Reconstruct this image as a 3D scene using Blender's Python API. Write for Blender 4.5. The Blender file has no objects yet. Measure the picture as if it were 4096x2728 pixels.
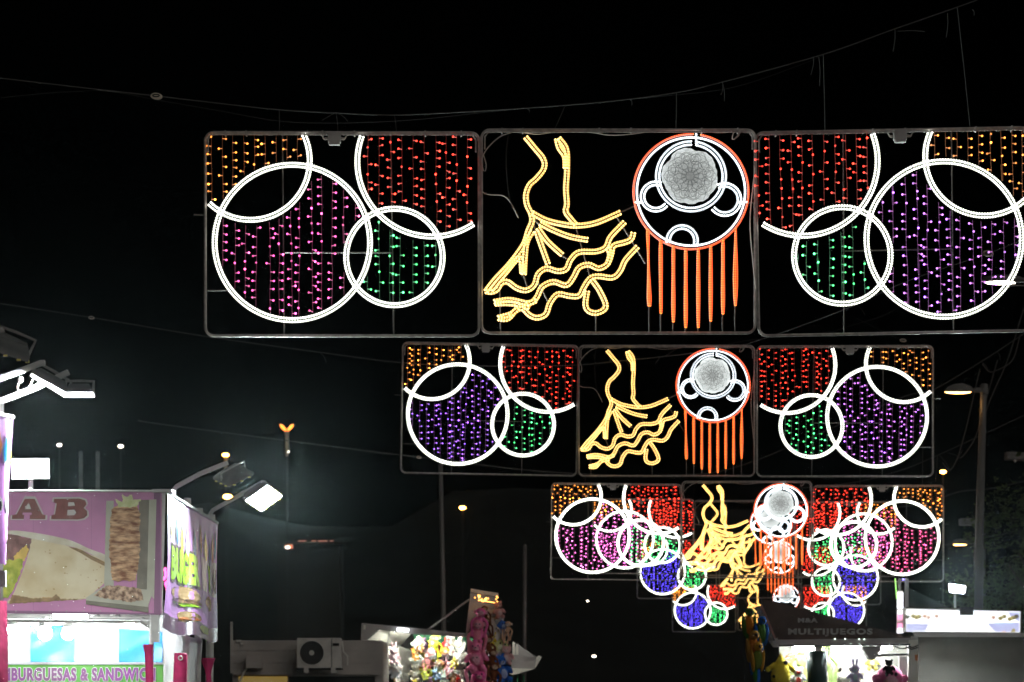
import bpy, math, random
from mathutils import Vector, Matrix
from mathutils.geometry import tessellate_polygon
R = random.Random(7)
SC = bpy.context.scene
COL = SC.collection

# ------------------------------------------------------------------ camera
F = 9671.0            # focal length of an 85 mm lens, in pixels of the 4096 px wide photograph
HZ = 2885.0           # the horizon lies just under the frame (rising front of the lens)
EYE = 1.6
cam = bpy.data.cameras.new('camera')
camo = bpy.data.objects.new('camera', cam)
COL.objects.link(camo)
camo.location = (0, 0, EYE)
camo.rotation_euler = (math.radians(90), 0, 0)
cam.sensor_width = 36.0
cam.lens = 85.0
cam.shift_y = (HZ - 1364.0) / 4096.0
cam.clip_start = 0.1
cam.clip_end = 3000
cam.dof.use_dof = True
cam.dof.focus_distance = 24.6
cam.dof.aperture_fstop = 3.4
cam.dof.aperture_blades = 0
SC.camera = camo

# ------------------------------------------------------------------ night sky
world = bpy.data.worlds.new('World')
SC.world = world
world.use_nodes = True
wn = world.node_tree
bgn = wn.nodes['Background']
sky = wn.nodes.new('ShaderNodeTexSky')
sky.sky_type = 'NISHITA'
sky.sun_disc = False
sky.sun_elevation = math.radians(-9)
sky.sun_rotation = math.radians(40)
wn.links.new(sky.outputs[0], bgn.inputs[0])
bgn.inputs[1].default_value = 0.05
fill_sun = bpy.data.lights.new('soft_fill_sun', 'SUN')  # added soft sun, a fill for the ambient light of the fairground
fill_sun.energy = 0.34
fill_sun.angle = math.radians(50)
fill_sun.color = (1.0, 0.95, 0.90)
fill_sun_obj = bpy.data.objects.new('soft_fill_sun', fill_sun)
COL.objects.link(fill_sun_obj)
fill_sun_obj.rotation_euler = (math.radians(55), 0, math.radians(36))
SC.view_settings.view_transform = 'Standard'
SC.view_settings.look = 'None'
SC.view_settings.exposure = 0.0
SC.view_settings.gamma = 1.0
SC.view_settings.use_curve_mapping = False
cy = SC.cycles
cy.use_denoising = True
cy.denoising_input_passes = 'RGB_ALBEDO'
cy.max_bounces = 5
cy.diffuse_bounces = 2
cy.glossy_bounces = 2
cy.transmission_bounces = 3
cy.volume_bounces = 0
cy.transparent_max_bounces = 6
cy.sample_clamp_indirect = 3.0
cy.use_light_tree = True
cy.sample_clamp_direct = 90.0
cy.caustics_reflective = False
cy.caustics_refractive = False


# ------------------------------------------------------------------ helpers
def at(px, py, d):
    """world point seen at a photograph pixel (4096 px wide) at depth d metres"""
    return Vector(((px - 2048.0) * d / F, d, EYE + (HZ - py) * d / F))


def mat(name, col, rough=0.6, metal=0.0, noise=0.0, nscale=8.0, bump=0.0, col2=None, stretch=None, coat=0.0, trans=0.0, spec=None):
    m = bpy.data.materials.new(name)
    m.use_nodes = True
    nt = m.node_tree
    b = nt.nodes['Principled BSDF']
    b.inputs['Base Color'].default_value = (*col, 1)
    b.inputs['Roughness'].default_value = rough
    b.inputs['Metallic'].default_value = metal
    if coat:
        b.inputs['Coat Weight'].default_value = coat
        b.inputs['Coat Roughness'].default_value = 0.15
    if trans:
        b.inputs['Transmission Weight'].default_value = trans
    if spec is not None:
        b.inputs['Specular IOR Level'].default_value = spec
    if noise or col2 or bump:
        tc = nt.nodes.new('ShaderNodeTexCoord')
        n = nt.nodes.new('ShaderNodeTexNoise')
        n.inputs['Scale'].default_value = nscale
        n.inputs['Detail'].default_value = 4
        if stretch:
            mp = nt.nodes.new('ShaderNodeMapping')
            mp.inputs['Scale'].default_value = stretch
            nt.links.new(tc.outputs['Object'], mp.inputs['Vector'])
            nt.links.new(mp.outputs[0], n.inputs['Vector'])
        else:
            nt.links.new(tc.outputs['Object'], n.inputs['Vector'])
        if noise or col2:
            cr = nt.nodes.new('ShaderNodeValToRGB')
            c2 = col2 if col2 else tuple(c * (1 - noise) for c in col)
            c1 = col if col2 else tuple(min(1, c * (1 + noise)) for c in col)
            cr.color_ramp.elements[0].color = (*c2, 1)
            cr.color_ramp.elements[0].position = 0.36
            cr.color_ramp.elements[1].color = (*c1, 1)
            cr.color_ramp.elements[1].position = 0.64
            nt.links.new(n.outputs['Fac'], cr.inputs[0])
            nt.links.new(cr.outputs[0], b.inputs['Base Color'])
        if bump:
            bp = nt.nodes.new('ShaderNodeBump')
            bp.inputs['Strength'].default_value = bump
            bp.inputs['Distance'].default_value = 0.02
            nt.links.new(n.outputs['Fac'], bp.inputs['Height'])
            nt.links.new(bp.outputs[0], b.inputs['Normal'])
    return m


def glow(name, col, strength, sample='AUTO', base=None):
    m = bpy.data.materials.new(name)
    m.use_nodes = True
    b = m.node_tree.nodes['Principled BSDF']
    b.inputs['Base Color'].default_value = (*(base or (0.5, 0.5, 0.5)), 1)
    b.inputs['Emission Color'].default_value = (*col, 1)
    b.inputs['Emission Strength'].default_value = strength
    b.inputs['Specular IOR Level'].default_value = 0.0
    m.cycles.emission_sampling = sample
    return m


def one_sided(m):
    """a lamp panel sits in its housing and gives light from its front"""
    m.cycles.emission_sampling = 'FRONT'
    return m


def let_through(m, share, col):
    """thin cloth or plastic that lets light through from behind"""
    nt = m.node_tree
    t = nt.nodes.new('ShaderNodeBsdfTranslucent')
    t.inputs['Color'].default_value = (*col, 1)
    x = nt.nodes.new('ShaderNodeMixShader')
    x.inputs[0].default_value = share
    nt.links.new(nt.nodes['Principled BSDF'].outputs[0], x.inputs[1])
    nt.links.new(t.outputs[0], x.inputs[2])
    nt.links.new(x.outputs[0], nt.nodes['Material Output'].inputs['Surface'])
    return m


class MB:
    def __init__(s):
        s.v = []
        s.f = []

    def add(s, vs, fs):
        o = len(s.v)
        s.v.extend(vs)
        s.f.extend([tuple(i + o for i in f) for f in fs])
        return s

    def box(s, c, size, rot=None):
        c = Vector(c)
        hx, hy, hz = size[0] / 2, size[1] / 2, size[2] / 2
        vs = []
        for x, y, z in ((-1, -1, -1), (1, -1, -1), (1, 1, -1), (-1, 1, -1), (-1, -1, 1), (1, -1, 1), (1, 1, 1), (-1, 1, 1)):
            p = Vector((x * hx, y * hy, z * hz))
            if rot is not None:
                p = rot @ p
            vs.append(c + p)
        return s.add(vs, [(0, 3, 2, 1), (4, 5, 6, 7), (0, 1, 5, 4), (1, 2, 6, 5), (2, 3, 7, 6), (3, 0, 4, 7)])

    def tube(s, pts, r, n=6, closed=False, r2=None, caps=True):
        pts = [Vector(p) for p in pts]
        N = len(pts)
        if N < 2:
            return s
        vs = []
        fs = []
        up = None
        for i, p in enumerate(pts):
            if closed:
                t = pts[(i + 1) % N] - pts[i - 1]
            else:
                t = pts[min(i + 1, N - 1)] - pts[max(i - 1, 0)]
            if t.length < 1e-9:
                t = Vector((0, 0, 1))
            t.normalize()
            if up is None:
                a = Vector((0, 1, 0)) if abs(t.y) < 0.9 else Vector((1, 0, 0))
                up = (a - t * a.dot(t)).normalized()
            else:
                up = up - t * up.dot(t)
                if up.length < 1e-6:
                    a = Vector((1, 0, 0))
                    up = a - t * a.dot(t)
                up.normalize()
            w = t.cross(up)
            rr = r if r2 is None else r + (r2 - r) * i / (N - 1)
            for k in range(n):
                a = 2 * math.pi * k / n
                vs.append(p + (up * math.cos(a) + w * math.sin(a)) * rr)
        for i in range(N if closed else N - 1):
            j = (i + 1) % N
            for k in range(n):
                l = (k + 1) % n
                fs.append((i * n + k, i * n + l, j * n + l, j * n + k))
        if not closed and caps:
            fs.append(tuple(range(n))[::-1])
            fs.append(tuple((N - 1) * n + k for k in range(n)))
        return s.add(vs, fs)

    def octa(s, c, r):
        c = Vector(c)
        vs = [c + Vector(p) * r for p in ((1, 0, 0), (-1, 0, 0), (0, 1, 0), (0, -1, 0), (0, 0, 1), (0, 0, -1))]
        return s.add(vs, [(0, 2, 4), (2, 1, 4), (1, 3, 4), (3, 0, 4), (2, 0, 5), (1, 2, 5), (3, 1, 5), (0, 3, 5)])

    def ball(s, c, rad, nu=10, nv=7, rot=None):
        c = Vector(c)
        if not hasattr(rad, '__len__'):
            rad = (rad, rad, rad)
        vs = []
        for j in range(1, nv):
            th = math.pi * j / nv
            for i in range(nu):
                ph = 2 * math.pi * i / nu
                p = Vector((rad[0] * math.sin(th) * math.cos(ph), rad[1] * math.sin(th) * math.sin(ph), rad[2] * math.cos(th)))
                vs.append(c + (rot @ p if rot is not None else p))
        top = Vector((0, 0, rad[2]))
        bot = -top
        if rot is not None:
            top, bot = rot @ top, rot @ bot
        vs += [c + top, c + bot]
        a, b = len(vs) - 2, len(vs) - 1
        fs = []
        for i in range(nu):
            k = (i + 1) % nu
            fs.append((a, i, k))
            for j in range(nv - 2):
                fs.append((j * nu + i, (j + 1) * nu + i, (j + 1) * nu + k, j * nu + k))
            fs.append(((nv - 2) * nu + i, b, (nv - 2) * nu + k))
        return s.add(vs, fs)

    def poly(s, loops, fn, depth=0.0, nrm=None):
        """flat polygon with holes; fn maps (x,y) to 3D; depth extrudes along nrm"""
        if not isinstance(loops[0][0], (tuple, list)):
            loops = [loops]
        flat = [p for l in loops for p in l]
        tris = tessellate_polygon([[Vector((p[0], p[1], 0)) for p in l] for l in loops])
        front = [fn(*p) for p in flat]
        s.add(front, [tuple(t) for t in tris])
        if depth:
            n = Vector(nrm)
            back = [p + n * depth for p in front]
            s.add(back, [tuple(reversed(t)) for t in tris])
            k = 0
            for l in loops:
                m = len(l)
                fs = []
                vs = front[k:k + m] + back[k:k + m]
                for i in range(m):
                    j = (i + 1) % m
                    fs.append((i, j, m + j, m + i))
                s.add(vs, fs)
                k += m
        return s

    def mesh(s, name, m=None, smooth=False):
        me = bpy.data.meshes.new(name)
        me.from_pydata([tuple(v) for v in s.v], [], s.f)
        if m:
            for x in (m if isinstance(m, (list, tuple)) else [m]):
                me.materials.append(x)
        if smooth:
            for p in me.polygons:
                p.use_smooth = True
        me.update()
        return me

    def build(s, name, m, parent=None, smooth=False, stuff=False):
        return link(name, s.mesh(name, m, smooth), parent, stuff=stuff)


def link(name, me, parent=None, loc=None, stuff=False):
    o = bpy.data.objects.new(name, me)
    COL.objects.link(o)
    if parent is not None:
        o.parent = parent
    if loc is not None:
        o.location = loc
    if stuff:
        o['kind'] = 'stuff'
    return o


def tag(o, label, cat, group=None):
    o['label'] = label
    o['category'] = cat
    if group:
        o['group'] = group
    return o


def thing(name, label, cat, loc=(0, 0, 0), rot=(0, 0, 0), group=None):
    o = bpy.data.objects.new(name, None)
    COL.objects.link(o)
    o.empty_display_size = 0.2
    o.location = loc
    o.rotation_euler = rot
    return tag(o, label, cat, group)


def setmat(o, m):
    o.material_slots[0].link = 'OBJECT'
    o.material_slots[0].material = m


def smooth_path(pts, step=0.012, closed=False):
    """Catmull-Rom through pts, resampled at an even step"""
    n = len(pts)
    out = []
    for i in range(n if closed else n - 1):
        if closed:
            p0, p1, p2, p3 = pts[i - 1], pts[i], pts[(i + 1) % n], pts[(i + 2) % n]
        else:
            p0, p1, p2, p3 = pts[max(i - 1, 0)], pts[i], pts[i + 1], pts[min(i + 2, n - 1)]
        for k in range(12):
            t = k / 12
            out.append(tuple(0.5 * (2 * b + (c - a) * t + (2 * a - 5 * b + 4 * c - d) * t * t + (3 * b - a - 3 * c + d) * t ** 3)
                             for a, b, c, d in zip(p0, p1, p2, p3)))
    if not closed:
        out.append(tuple(pts[-1]))
    return resample(out, step, closed)


def resample(pts, step, closed=False):
    pts = [tuple(p) for p in pts]
    if closed:
        pts = pts + [pts[0]]
    L = [0.0]
    for a, b in zip(pts, pts[1:]):
        L.append(L[-1] + math.dist(a, b))
    n = max(2, int(round(L[-1] / step)))
    out = []
    j = 0
    for k in range(n + (0 if closed else 1)):
        t = L[-1] * k / n
        while j < len(L) - 2 and L[j + 1] < t:
            j += 1
        seg = L[j + 1] - L[j]
        f = (t - L[j]) / seg if seg > 1e-12 else 0
        out.append(tuple(a + (b - a) * f for a, b in zip(pts[j], pts[j + 1])))
    return out


def text_mesh(txt, name, bold=0.0, spacing=1.0):
    cu = bpy.data.curves.new(name, 'FONT')
    cu.body = txt
    cu.size = 1.0
    cu.offset = bold
    cu.space_character = spacing
    cu.resolution_u = 3
    ob = bpy.data.objects.new(name, cu)
    COL.objects.link(ob)
    dg = bpy.context.evaluated_depsgraph_get()
    me = bpy.data.meshes.new_from_object(ob.evaluated_get(dg))
    bpy.data.objects.remove(ob)
    bpy.data.curves.remove(cu)
    return me


def fit_text(me, x0, x1, y0, y1, fn, box=None):
    """map a text mesh so that its box (or the given one) fills x0..x1, y0..y1, then through fn to 3D"""
    xs = [v.co.x for v in me.vertices]
    ys = [v.co.y for v in me.vertices]
    a, b, c, d = box or (min(xs), max(xs), min(ys), max(ys))
    for v in me.vertices:
        v.co = fn(x0 + (v.co.x - a) / (b - a) * (x1 - x0), y0 + (v.co.y - c) / (d - c) * (y1 - y0))
    return (a, b, c, d)


# ------------------------------------------------------------------ materials
M = {}
M['steel'] = mat('galvanised steel', (0.46, 0.43, 0.405), 0.45, 0.35, noise=0.2, nscale=20)
M['rod'] = mat('thin steel rod', (0.15, 0.138, 0.128), 0.5, 0.3)
M['wire'] = mat('steel wire', (0.085, 0.083, 0.08), 0.7, spec=0.2)
M['black_cable'] = mat('black cable', (0.03, 0.03, 0.03), 0.8, spec=0.1)
M['pale_cable'] = mat('pale cable', (0.6, 0.55, 0.5), 0.6)
M['plastic_box'] = mat('grey plastic', (0.5, 0.48, 0.46), 0.5, noise=0.1)
M['insulator'] = mat('cream porcelain', (0.75, 0.66, 0.55), 0.3)
ROPE = {}
for fam, bc, jc, near, far in (('white', (1.0, 1.0, 0.93), (0.92, 1.0, 0.76), (4.4, 0.85), (8.0, 2.0)),
                               ('cold', (0.93, 0.98, 1.0), (0.78, 0.90, 1.0), (4.4, 0.95), (8.0, 2.0)),
                               ('gold', (1.0, 0.64, 0.20), (1.0, 0.46, 0.07), (3.8, 0.8), (4.6, 1.5)),
                               ('red', (1.0, 0.27, 0.025), (1.0, 0.055, 0.006), (2.8, 1.2), (3.0, 1.3))):
    for k, (sb_, sj_) in (('near', near), ('far', far)):
        ROPE[fam, k] = (glow('%s rope jacket' % fam, jc, sj_, 'AUTO'), glow('%s rope bead' % fam, bc, sb_, 'NONE'))
LED = {'amber': (1.0, 0.33, 0.04), 'indigo': (0.34, 0.13, 1.0), 'red': (1.0, 0.032, 0.014), 'pink': (1.0, 0.09, 0.42), 'violet': (0.62, 0.20, 1.0),
       'magenta': (0.95, 0.17, 0.62), 'green': (0.07, 1.0, 0.24), 'blue': (0.10, 0.06, 1.0), 'rose': (1.0, 0.10, 0.30)}
STEM = {'indigo': (0.5, 0.14, 0.62), 'amber': (0.75, 0.26, 0.06), 'red': (0.75, 0.05, 0.025), 'pink': (0.75, 0.14, 0.40), 'violet': (0.62, 0.16, 0.60),
        'magenta': (0.65, 0.13, 0.45), 'green': (0.08, 0.4, 0.2), 'blue': (0.16, 0.1, 0.8), 'rose': (0.7, 0.08, 0.25)}
_led = {}


def led_mats(c, row):
    k = (c, row)
    if k not in _led:
        st = {1: 3.2, 2: 3.8, 3: 5.0, 4: 6.5, 5: 7.0, 6: 8.0}[row]
        _led[k] = ([glow('%s bulb' % c, (0.36, 0.10, 1.0) if f > 2 and c in ('violet', 'indigo') else LED[c], st * f, 'AUTO') for f in (0.35, 0.85, 1.0, 2.6)], glow('%s bulb stem' % c, STEM[c], 0.85, 'NONE'),
                   mat('%s bulb-lit wire' % c, tuple(0.04 + 0.42 * x for x in STEM[c]), 0.5))  # stem glow and wire colour stand in for light from the bulbs
    return _led[k]


# ------------------------------------------------------------------ ground, road, hills
g = MB()
nr = 24
gv = [(-560 + 1120 * i / nr, -300 + 860 * j / nr, 0) for j in range(nr + 1) for i in range(nr + 1)]
g.add(gv, [(j * (nr + 1) + i, j * (nr + 1) + i + 1, (j + 1) * (nr + 1) + i + 1, (j + 1) * (nr + 1) + i) for j in range(nr) for i in range(nr)])
o = g.build('ground', mat('dusty fairground', (0.11, 0.095, 0.075), 0.95, noise=0.35, nscale=0.6, bump=0.2))
o['kind'] = 'structure'
g = MB()
g.add([(-4.5, -60, 0.004), (7.5, -60, 0.004), (12, 160, 0.004), (0, 160, 0.004)], [(0, 1, 2, 3)])
o = g.build('road', mat('asphalt', (0.05, 0.05, 0.052), 0.85, noise=0.3, nscale=3, bump=0.15))
o['kind'] = 'structure'
h = MB()
hv = []
NX, NY = 90, 14
for j in range(NY + 1):
    for i in range(NX + 1):
        x = -545 + 1090 * i / NX
        t = j / NY
        y = 330 + 215 * t
        ridge = 44 + 13 * math.sin(x * 0.011 + 1.2) + 7 * math.sin(x * 0.037) + 3 * math.sin(x * 0.11 + 2)
        z = ridge * (0.5 - 0.5 * math.cos(math.pi * min(1, t * 1.25))) * (0.25 + 0.75 * (1 / (1 + math.exp((x - 60) / 40)))) - 0.5
        z += 1.5 * math.sin(x * 0.23 + j) * t
        hv.append((x, y, z))
h.add(hv, [(j * (NX + 1) + i, j * (NX + 1) + i + 1, (j + 1) * (NX + 1) + i + 1, (j + 1) * (NX + 1) + i) for j in range(NY) for i in range(NX)])
o = h.build('hills', mat('dark scrub', (0.008, 0.009, 0.006), 0.95, noise=0.4, nscale=0.08), smooth=True)
o['kind'] = 'structure'

# ------------------------------------------------------------------ haze: lamp glow volume added to stand in for lens bloom round the floodlights
hz = MB()
hz.box((0, 130, 36), (1140, 890, 74))
o = hz.build('haze', None)
o['kind'] = 'stuff'
hm = bpy.data.materials.new('lamp glow volume')
hm.use_nodes = True
nt = hm.node_tree
nt.nodes.remove(nt.nodes['Principled BSDF'])
pv = nt.nodes.new('ShaderNodeVolumePrincipled')
pv.inputs['Color'].default_value = (0.80, 0.97, 1.0, 1)
pv.inputs['Density'].default_value = 0.00005
pv.inputs['Anisotropy'].default_value = 0.965
nt.links.new(pv.outputs[0], nt.nodes['Material Output'].inputs['Volume'])
o.data.materials.append(hm)

# ------------------------------------------------------------------ the hanging light panels
PW = 2.8
PH = 0.745
C_BIG = (0.321, 0.405, 0.280)
C_SML = (0.689, 0.457, 0.174)
C_AMB = (0.170, 0.110, 0.2137)
C_RED = (0.8243, 0.114, 0.2690)


def pl(u, v, y=0.0):
    """panel units -> local metres, origin at the middle of the bottom edge"""
    return Vector(((u - 0.5) * PW, y, (PH - v) * PW))


def frame_path(u0=0.006, v0=0.006, u1=0.994, v1=0.739, rad=0.03):
    pts = []
    for cx, cyy, a0 in ((u1 - rad, v0 + rad, -90), (u1 - rad, v1 - rad, 0), (u0 + rad, v1 - rad, 90), (u0 + rad, v0 + rad, 180)):
        for k in range(6):
            a = math.radians(a0 + 18 * k)
            pts.append((cx + rad * math.cos(a), cyy + rad * math.sin(a)))
    return pts


def offset_path(p, d):
    out = []
    n = len(p)
    for i in range(n):
        a = p[max(i - 1, 0)]
        b = p[min(i + 1, n - 1)]
        t = (b[0] - a[0], b[1] - a[1])
        l = math.hypot(*t) or 1
        out.append((p[i][0] - t[1] / l * d, p[i][1] + t[0] / l * d))
    return out


def arc(c, a0, a1, step=0.01):
    n = max(8, int(abs(math.radians(a1 - a0)) * c[2] / step))
    return [(c[0] + c[2] * math.cos(math.radians(a0 + (a1 - a0) * i / n)), c[1] + c[2] * math.sin(math.radians(a0 + (a1 - a0) * i / n))) for i in range(n + 1)]


def rope(paths, mj, mb, mirror=False, rj=0.0108, rb=0.0132, pitch=0.0279, y=-0.035, step=0.016):
    """jacket tubes and beads as two meshes for 2D paths in panel units"""
    J, B = MB(), MB()
    for k, p in enumerate(paths):
        if mirror:
            p = [(1 - a, b) for a, b in p]
        pp = resample(p, step)
        J.tube([pl(a, b, y - 0.002 * (k % 3)) for a, b in pp], rj, 5)
        for a, b in resample(p, pitch / PW):
            B.octa(pl(a, b, y - 0.004), rb)
    return J.mesh('rope_light', mj), B.mesh('bead', mb)


def dbl(p, g=0.0061):
    return [offset_path(p, g), offset_path(p, -g)]


RING_ROPES = [('big ring', arc(C_BIG, -66, 292)), ('small ring', arc(C_SML, -100, 258)),
              ('amber arc', arc(C_AMB, -25.5, 133)), ('red arc', arc(C_RED, 199.5, 57))]

# the dancer and the fan, traced in panel units (crop pixels / 1968)
def cp(*pts):
    return [((x - 37) / 1968.0, (y - 45) / 1968.0) for x, y in pts]


DRESS = [
    cp((365, 118), (425, 190), (488, 270), (492, 335), (440, 405), (388, 455), (364, 525), (372, 595), (400, 655), (408, 710), (380, 780), (345, 880), (250, 1010), (140, 1130), (82, 1205)),
    cp((82, 1208), (120, 1212), (160, 1195), (188, 1150), (235, 1140), (300, 1185), (370, 1200), (425, 1160), (450, 1085), (510, 1045), (590, 1065), (650, 1050), (680, 985), (740, 930), (860, 925), (930, 895), (965, 820), (1060, 720)),
    cp((600, 125), (650, 200), (656, 340), (648, 480), (655, 590), (645, 640), (680, 690), (715, 730)),
    cp((415, 655), (500, 700), (600, 727), (720, 742), (860, 722), (1030, 650)),
    cp((468, 728), (560, 775), (680, 820), (798, 842)),
    cp((452, 762), (520, 855), (618, 945)),
    cp((440, 785), (480, 900), (520, 1010)),
    cp((408, 785), (365, 880), (350, 1085)),
    cp((120, 1195), (215, 1080), (318, 968), (338, 1075)),
    cp((142, 1282), (250, 1268), (385, 1292), (440, 1250), (480, 1175), (560, 1140), (650, 1165), (700, 1110), (740, 1040), (810, 1018), (880, 1045), (940, 1015), (968, 950), (985, 885), (1060, 862), (1110, 840), (1125, 795)),
    cp((150, 1295), (230, 1292), (312, 1305), (265, 1365), (170, 1395)),
    cp((172, 1400), (235, 1402), (290, 1345), (340, 1328), (385, 1372), (440, 1395), (505, 1370), (535, 1290), (590, 1228), (670, 1240), (740, 1240), (775, 1180), (820, 1115), (880, 1100), (980, 1110), (1035, 1060), (1070, 985), (1152, 895)),
    cp((368, 1330), (375, 1300), (430, 1275)),
    cp((798, 1210), (786, 1300), (805, 1345), (860, 1362), (915, 1340), (930, 1300), (885, 1200), (835, 1130)),
    cp((945, 905), (962, 945), (945, 1010)),
    cp((585, 130), (600, 190), (640, 250), (645, 330)),
]
FC = ((1535 - 37) / 1968.0, (500 - 45) / 1968.0)


def fc(x, y, r):
    return ((x - 37) / 1968.0, (y - 45) / 1968.0, r / 1968.0)


FAN_WHITE = [arc(fc(1535, 500, 384), -82, 274)] + dbl(arc(fc(1535, 392, 236), -80, 270)) \
    + dbl(arc(fc(1285, 535, 94), 42, 290)) + dbl(arc(fc(1775, 556, 104), -115, 140)) + dbl(arc(fc(1472, 850, 99), 175, 372)) \
    + [cp((1140, 577), (1190, 577)), cp((1878, 575), (1930, 575)), cp((1572, 95), (1572, 160))]
FAN_RED = [arc(fc(1535, 500, 408), -80, 272)]
FRINGE = [(1228, 1240, 770, 1310), (1320, 1322, 850, 1362), (1410, 1410, 893, 1422), (1498, 1498, 908, 1462),
          (1587, 1587, 908, 1462), (1675, 1675, 890, 1416), (1762, 1762, 850, 1366), (1852, 1850, 765, 1306)]


# engraved lace disc in the fan: a scalloped sheet with its own glow, painted dimmer towards its middle as edge light fades
def disc_material(name, strength):
    m = bpy.data.materials.new(name)
    m.use_nodes = True
    nt = m.node_tree
    b = nt.nodes['Principled BSDF']
    tc = nt.nodes.new('ShaderNodeTexCoord')
    ln = nt.nodes.new('ShaderNodeVectorMath')
    ln.operation = 'LENGTH'
    nt.links.new(tc.outputs['Object'], ln.inputs[0])
    r = nt.nodes.new('ShaderNodeMapRange')
    r.inputs[1].default_value = 0.0
    r.inputs[2].default_value = 0.30
    r.inputs[3].default_value = 0.22
    r.inputs[4].default_value = 0.85
    nt.links.new(ln.outputs['Value'], r.inputs[0])
    mp = nt.nodes.new('ShaderNodeMapping')
    mp.inputs['Scale'].default_value = (6, 6, 42)
    nt.links.new(tc.outputs['Object'], mp.inputs[0])
    n = nt.nodes.new('ShaderNodeTexNoise')
    n.inputs['Scale'].default_value = 3.0
    n.inputs['Detail'].default_value = 5
    nt.links.new(mp.outputs[0], n.inputs['Vector'])
    v = nt.nodes.new('ShaderNodeTexVoronoi')
    v.feature = 'DISTANCE_TO_EDGE'
    v.inputs['Scale'].default_value = 22
    nt.links.new(tc.outputs['Object'], v.inputs['Vector'])
    vr = nt.nodes.new('ShaderNodeMapRange')
    vr.inputs[1].default_value = 0.0
    vr.inputs[2].default_value = 0.06
    vr.inputs[3].default_value = 0.55
    vr.inputs[4].default_value = 1.0
    nt.links.new(v.outputs['Distance'], vr.inputs[0])
    nr_ = nt.nodes.new('ShaderNodeMapRange')
    nr_.inputs[1].default_value = 0.3
    nr_.inputs[2].default_value = 0.7
    nr_.inputs[3].default_value = 0.6
    nr_.inputs[4].default_value = 1.25
    nt.links.new(n.outputs['Fac'], nr_.inputs[0])
    a = nt.nodes.new('ShaderNodeMath')
    a.operation = 'MULTIPLY'
    nt.links.new(r.outputs[0], a.inputs[0])
    nt.links.new(vr.outputs[0], a.inputs[1])
    c = nt.nodes.new('ShaderNodeMath')
    c.operation = 'MULTIPLY'
    nt.links.new(a.outputs[0], c.inputs[0])
    nt.links.new(nr_.outputs[0], c.inputs[1])
    s = nt.nodes.new('ShaderNodeMath')
    s.operation = 'MULTIPLY'
    s.inputs[1].default_value = strength
    nt.links.new(c.outputs[0], s.inputs[0])
    b.inputs['Emission Color'].default_value = (0.93, 1.0, 0.97, 1)
    nt.links.new(s.outputs[0], b.inputs['Emission Strength'])
    b.inputs['Base Color'].default_value = (0.4, 0.4, 0.4, 1)
    m.cycles.emission_sampling = 'NONE'
    return m


M['disc1'] = disc_material('edge lit engraved acrylic', 0.85)
M['disc2'] = disc_material('brighter edge lit acrylic', 1.35)
M['engrave'] = mat('engraved groove', (0.02, 0.02, 0.02), 0.8)


def disc_mesh():
    b = MB()
    n = 96
    rad = 205 / 1968.0 * PW
    rim = []
    for i in range(n):
        a = 2 * math.pi * i / n
        k = 1 - 0.05 * abs(math.sin(3 * a + 0.5)) ** 6 - 0.05 * abs(math.cos(2.5 * a)) ** 8 - 0.02 * (1 + math.sin(24 * a)) * 0.5
        rim.append((rad * k * math.cos(a), rad * k * math.sin(a)))
    b.poly([rim], lambda x, z: Vector((x, 0, z)), 0.006, (0, 1, 0))
    e = MB()
    for q in range(2):
        for p in range(6):
            a0 = math.pi / 3 * p + q * math.pi / 6
            for sgn in (-1, 1):
                pts = []
                for k in range(15):
                    t = k / 14
                    rr = rad * (0.12 + (0.8 - 0.16 * q) * t)
                    a = a0 + sgn * (0.32 * math.sin(t * math.pi) + 0.18 * math.sin(t * math.pi * 3)) * (1 - 0.3 * t)
                    pts.append((rr * math.cos(a), -0.002, rr * math.sin(a)))
                e.tube(pts, 0.0016, 3)
            c = (rad * 0.62 * math.cos(a0 + 0.2), rad * 0.62 * math.sin(a0 + 0.2))
            for rr in (0.03, 0.055):
                e.tube([(c[0] + rr * math.cos(t * 0.5236), -0.002, c[1] + rr * math.sin(t * 0.5236)) for t in range(12)], 0.0015, 3, closed=True)
    for k in range(3):
        rr = rad * (0.3 + 0.25 * k)
        e.tube([(rr * (1 + 0.06 * math.sin(t * 0.1309 * 8)) * math.cos(t * 0.1309), -0.002, rr * (1 + 0.06 * math.sin(t * 0.1309 * 8)) * math.sin(t * 0.1309)) for t in range(48)], 0.0015, 3, closed=True)
    return b.mesh('lace_disc', M['disc1']), e.mesh('engraving', M['engrave'])


# shared meshes ---------------------------------------------------------------
fr = MB()
fr.tube([pl(a, b) for a, b in frame_path()], 0.016, 6, closed=True)
FRAME = fr.mesh('frame', M['steel'])
fr = MB()
fr.tube([pl(0.018, 0.08, -0.05), pl(0.018, 0.035, -0.05), pl(0.03, 0.0185, -0.05), pl(0.06, 0.0165, -0.05), pl(0.94, 0.0165, -0.05), pl(0.97, 0.0185, -0.05), pl(0.982, 0.035, -0.05), pl(0.982, 0.08, -0.05)], 0.009, 6)
RAIL = fr.mesh('inner_rail', M['steel'])
CLIPS = [MB().box(pl(u, 0.0115, -0.025), (0.012, 0.075, 0.05)).mesh('bracket', M['steel']) for u in (0.08, 0.155, 0.43, 0.545, 0.8, 0.93)]


def strut_mesh(a, b, r=0.0075):
    return MB().tube([pl(*a, 0.01), pl(*b, 0.01)], r, 5).mesh('strut', M['rod'])


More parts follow.
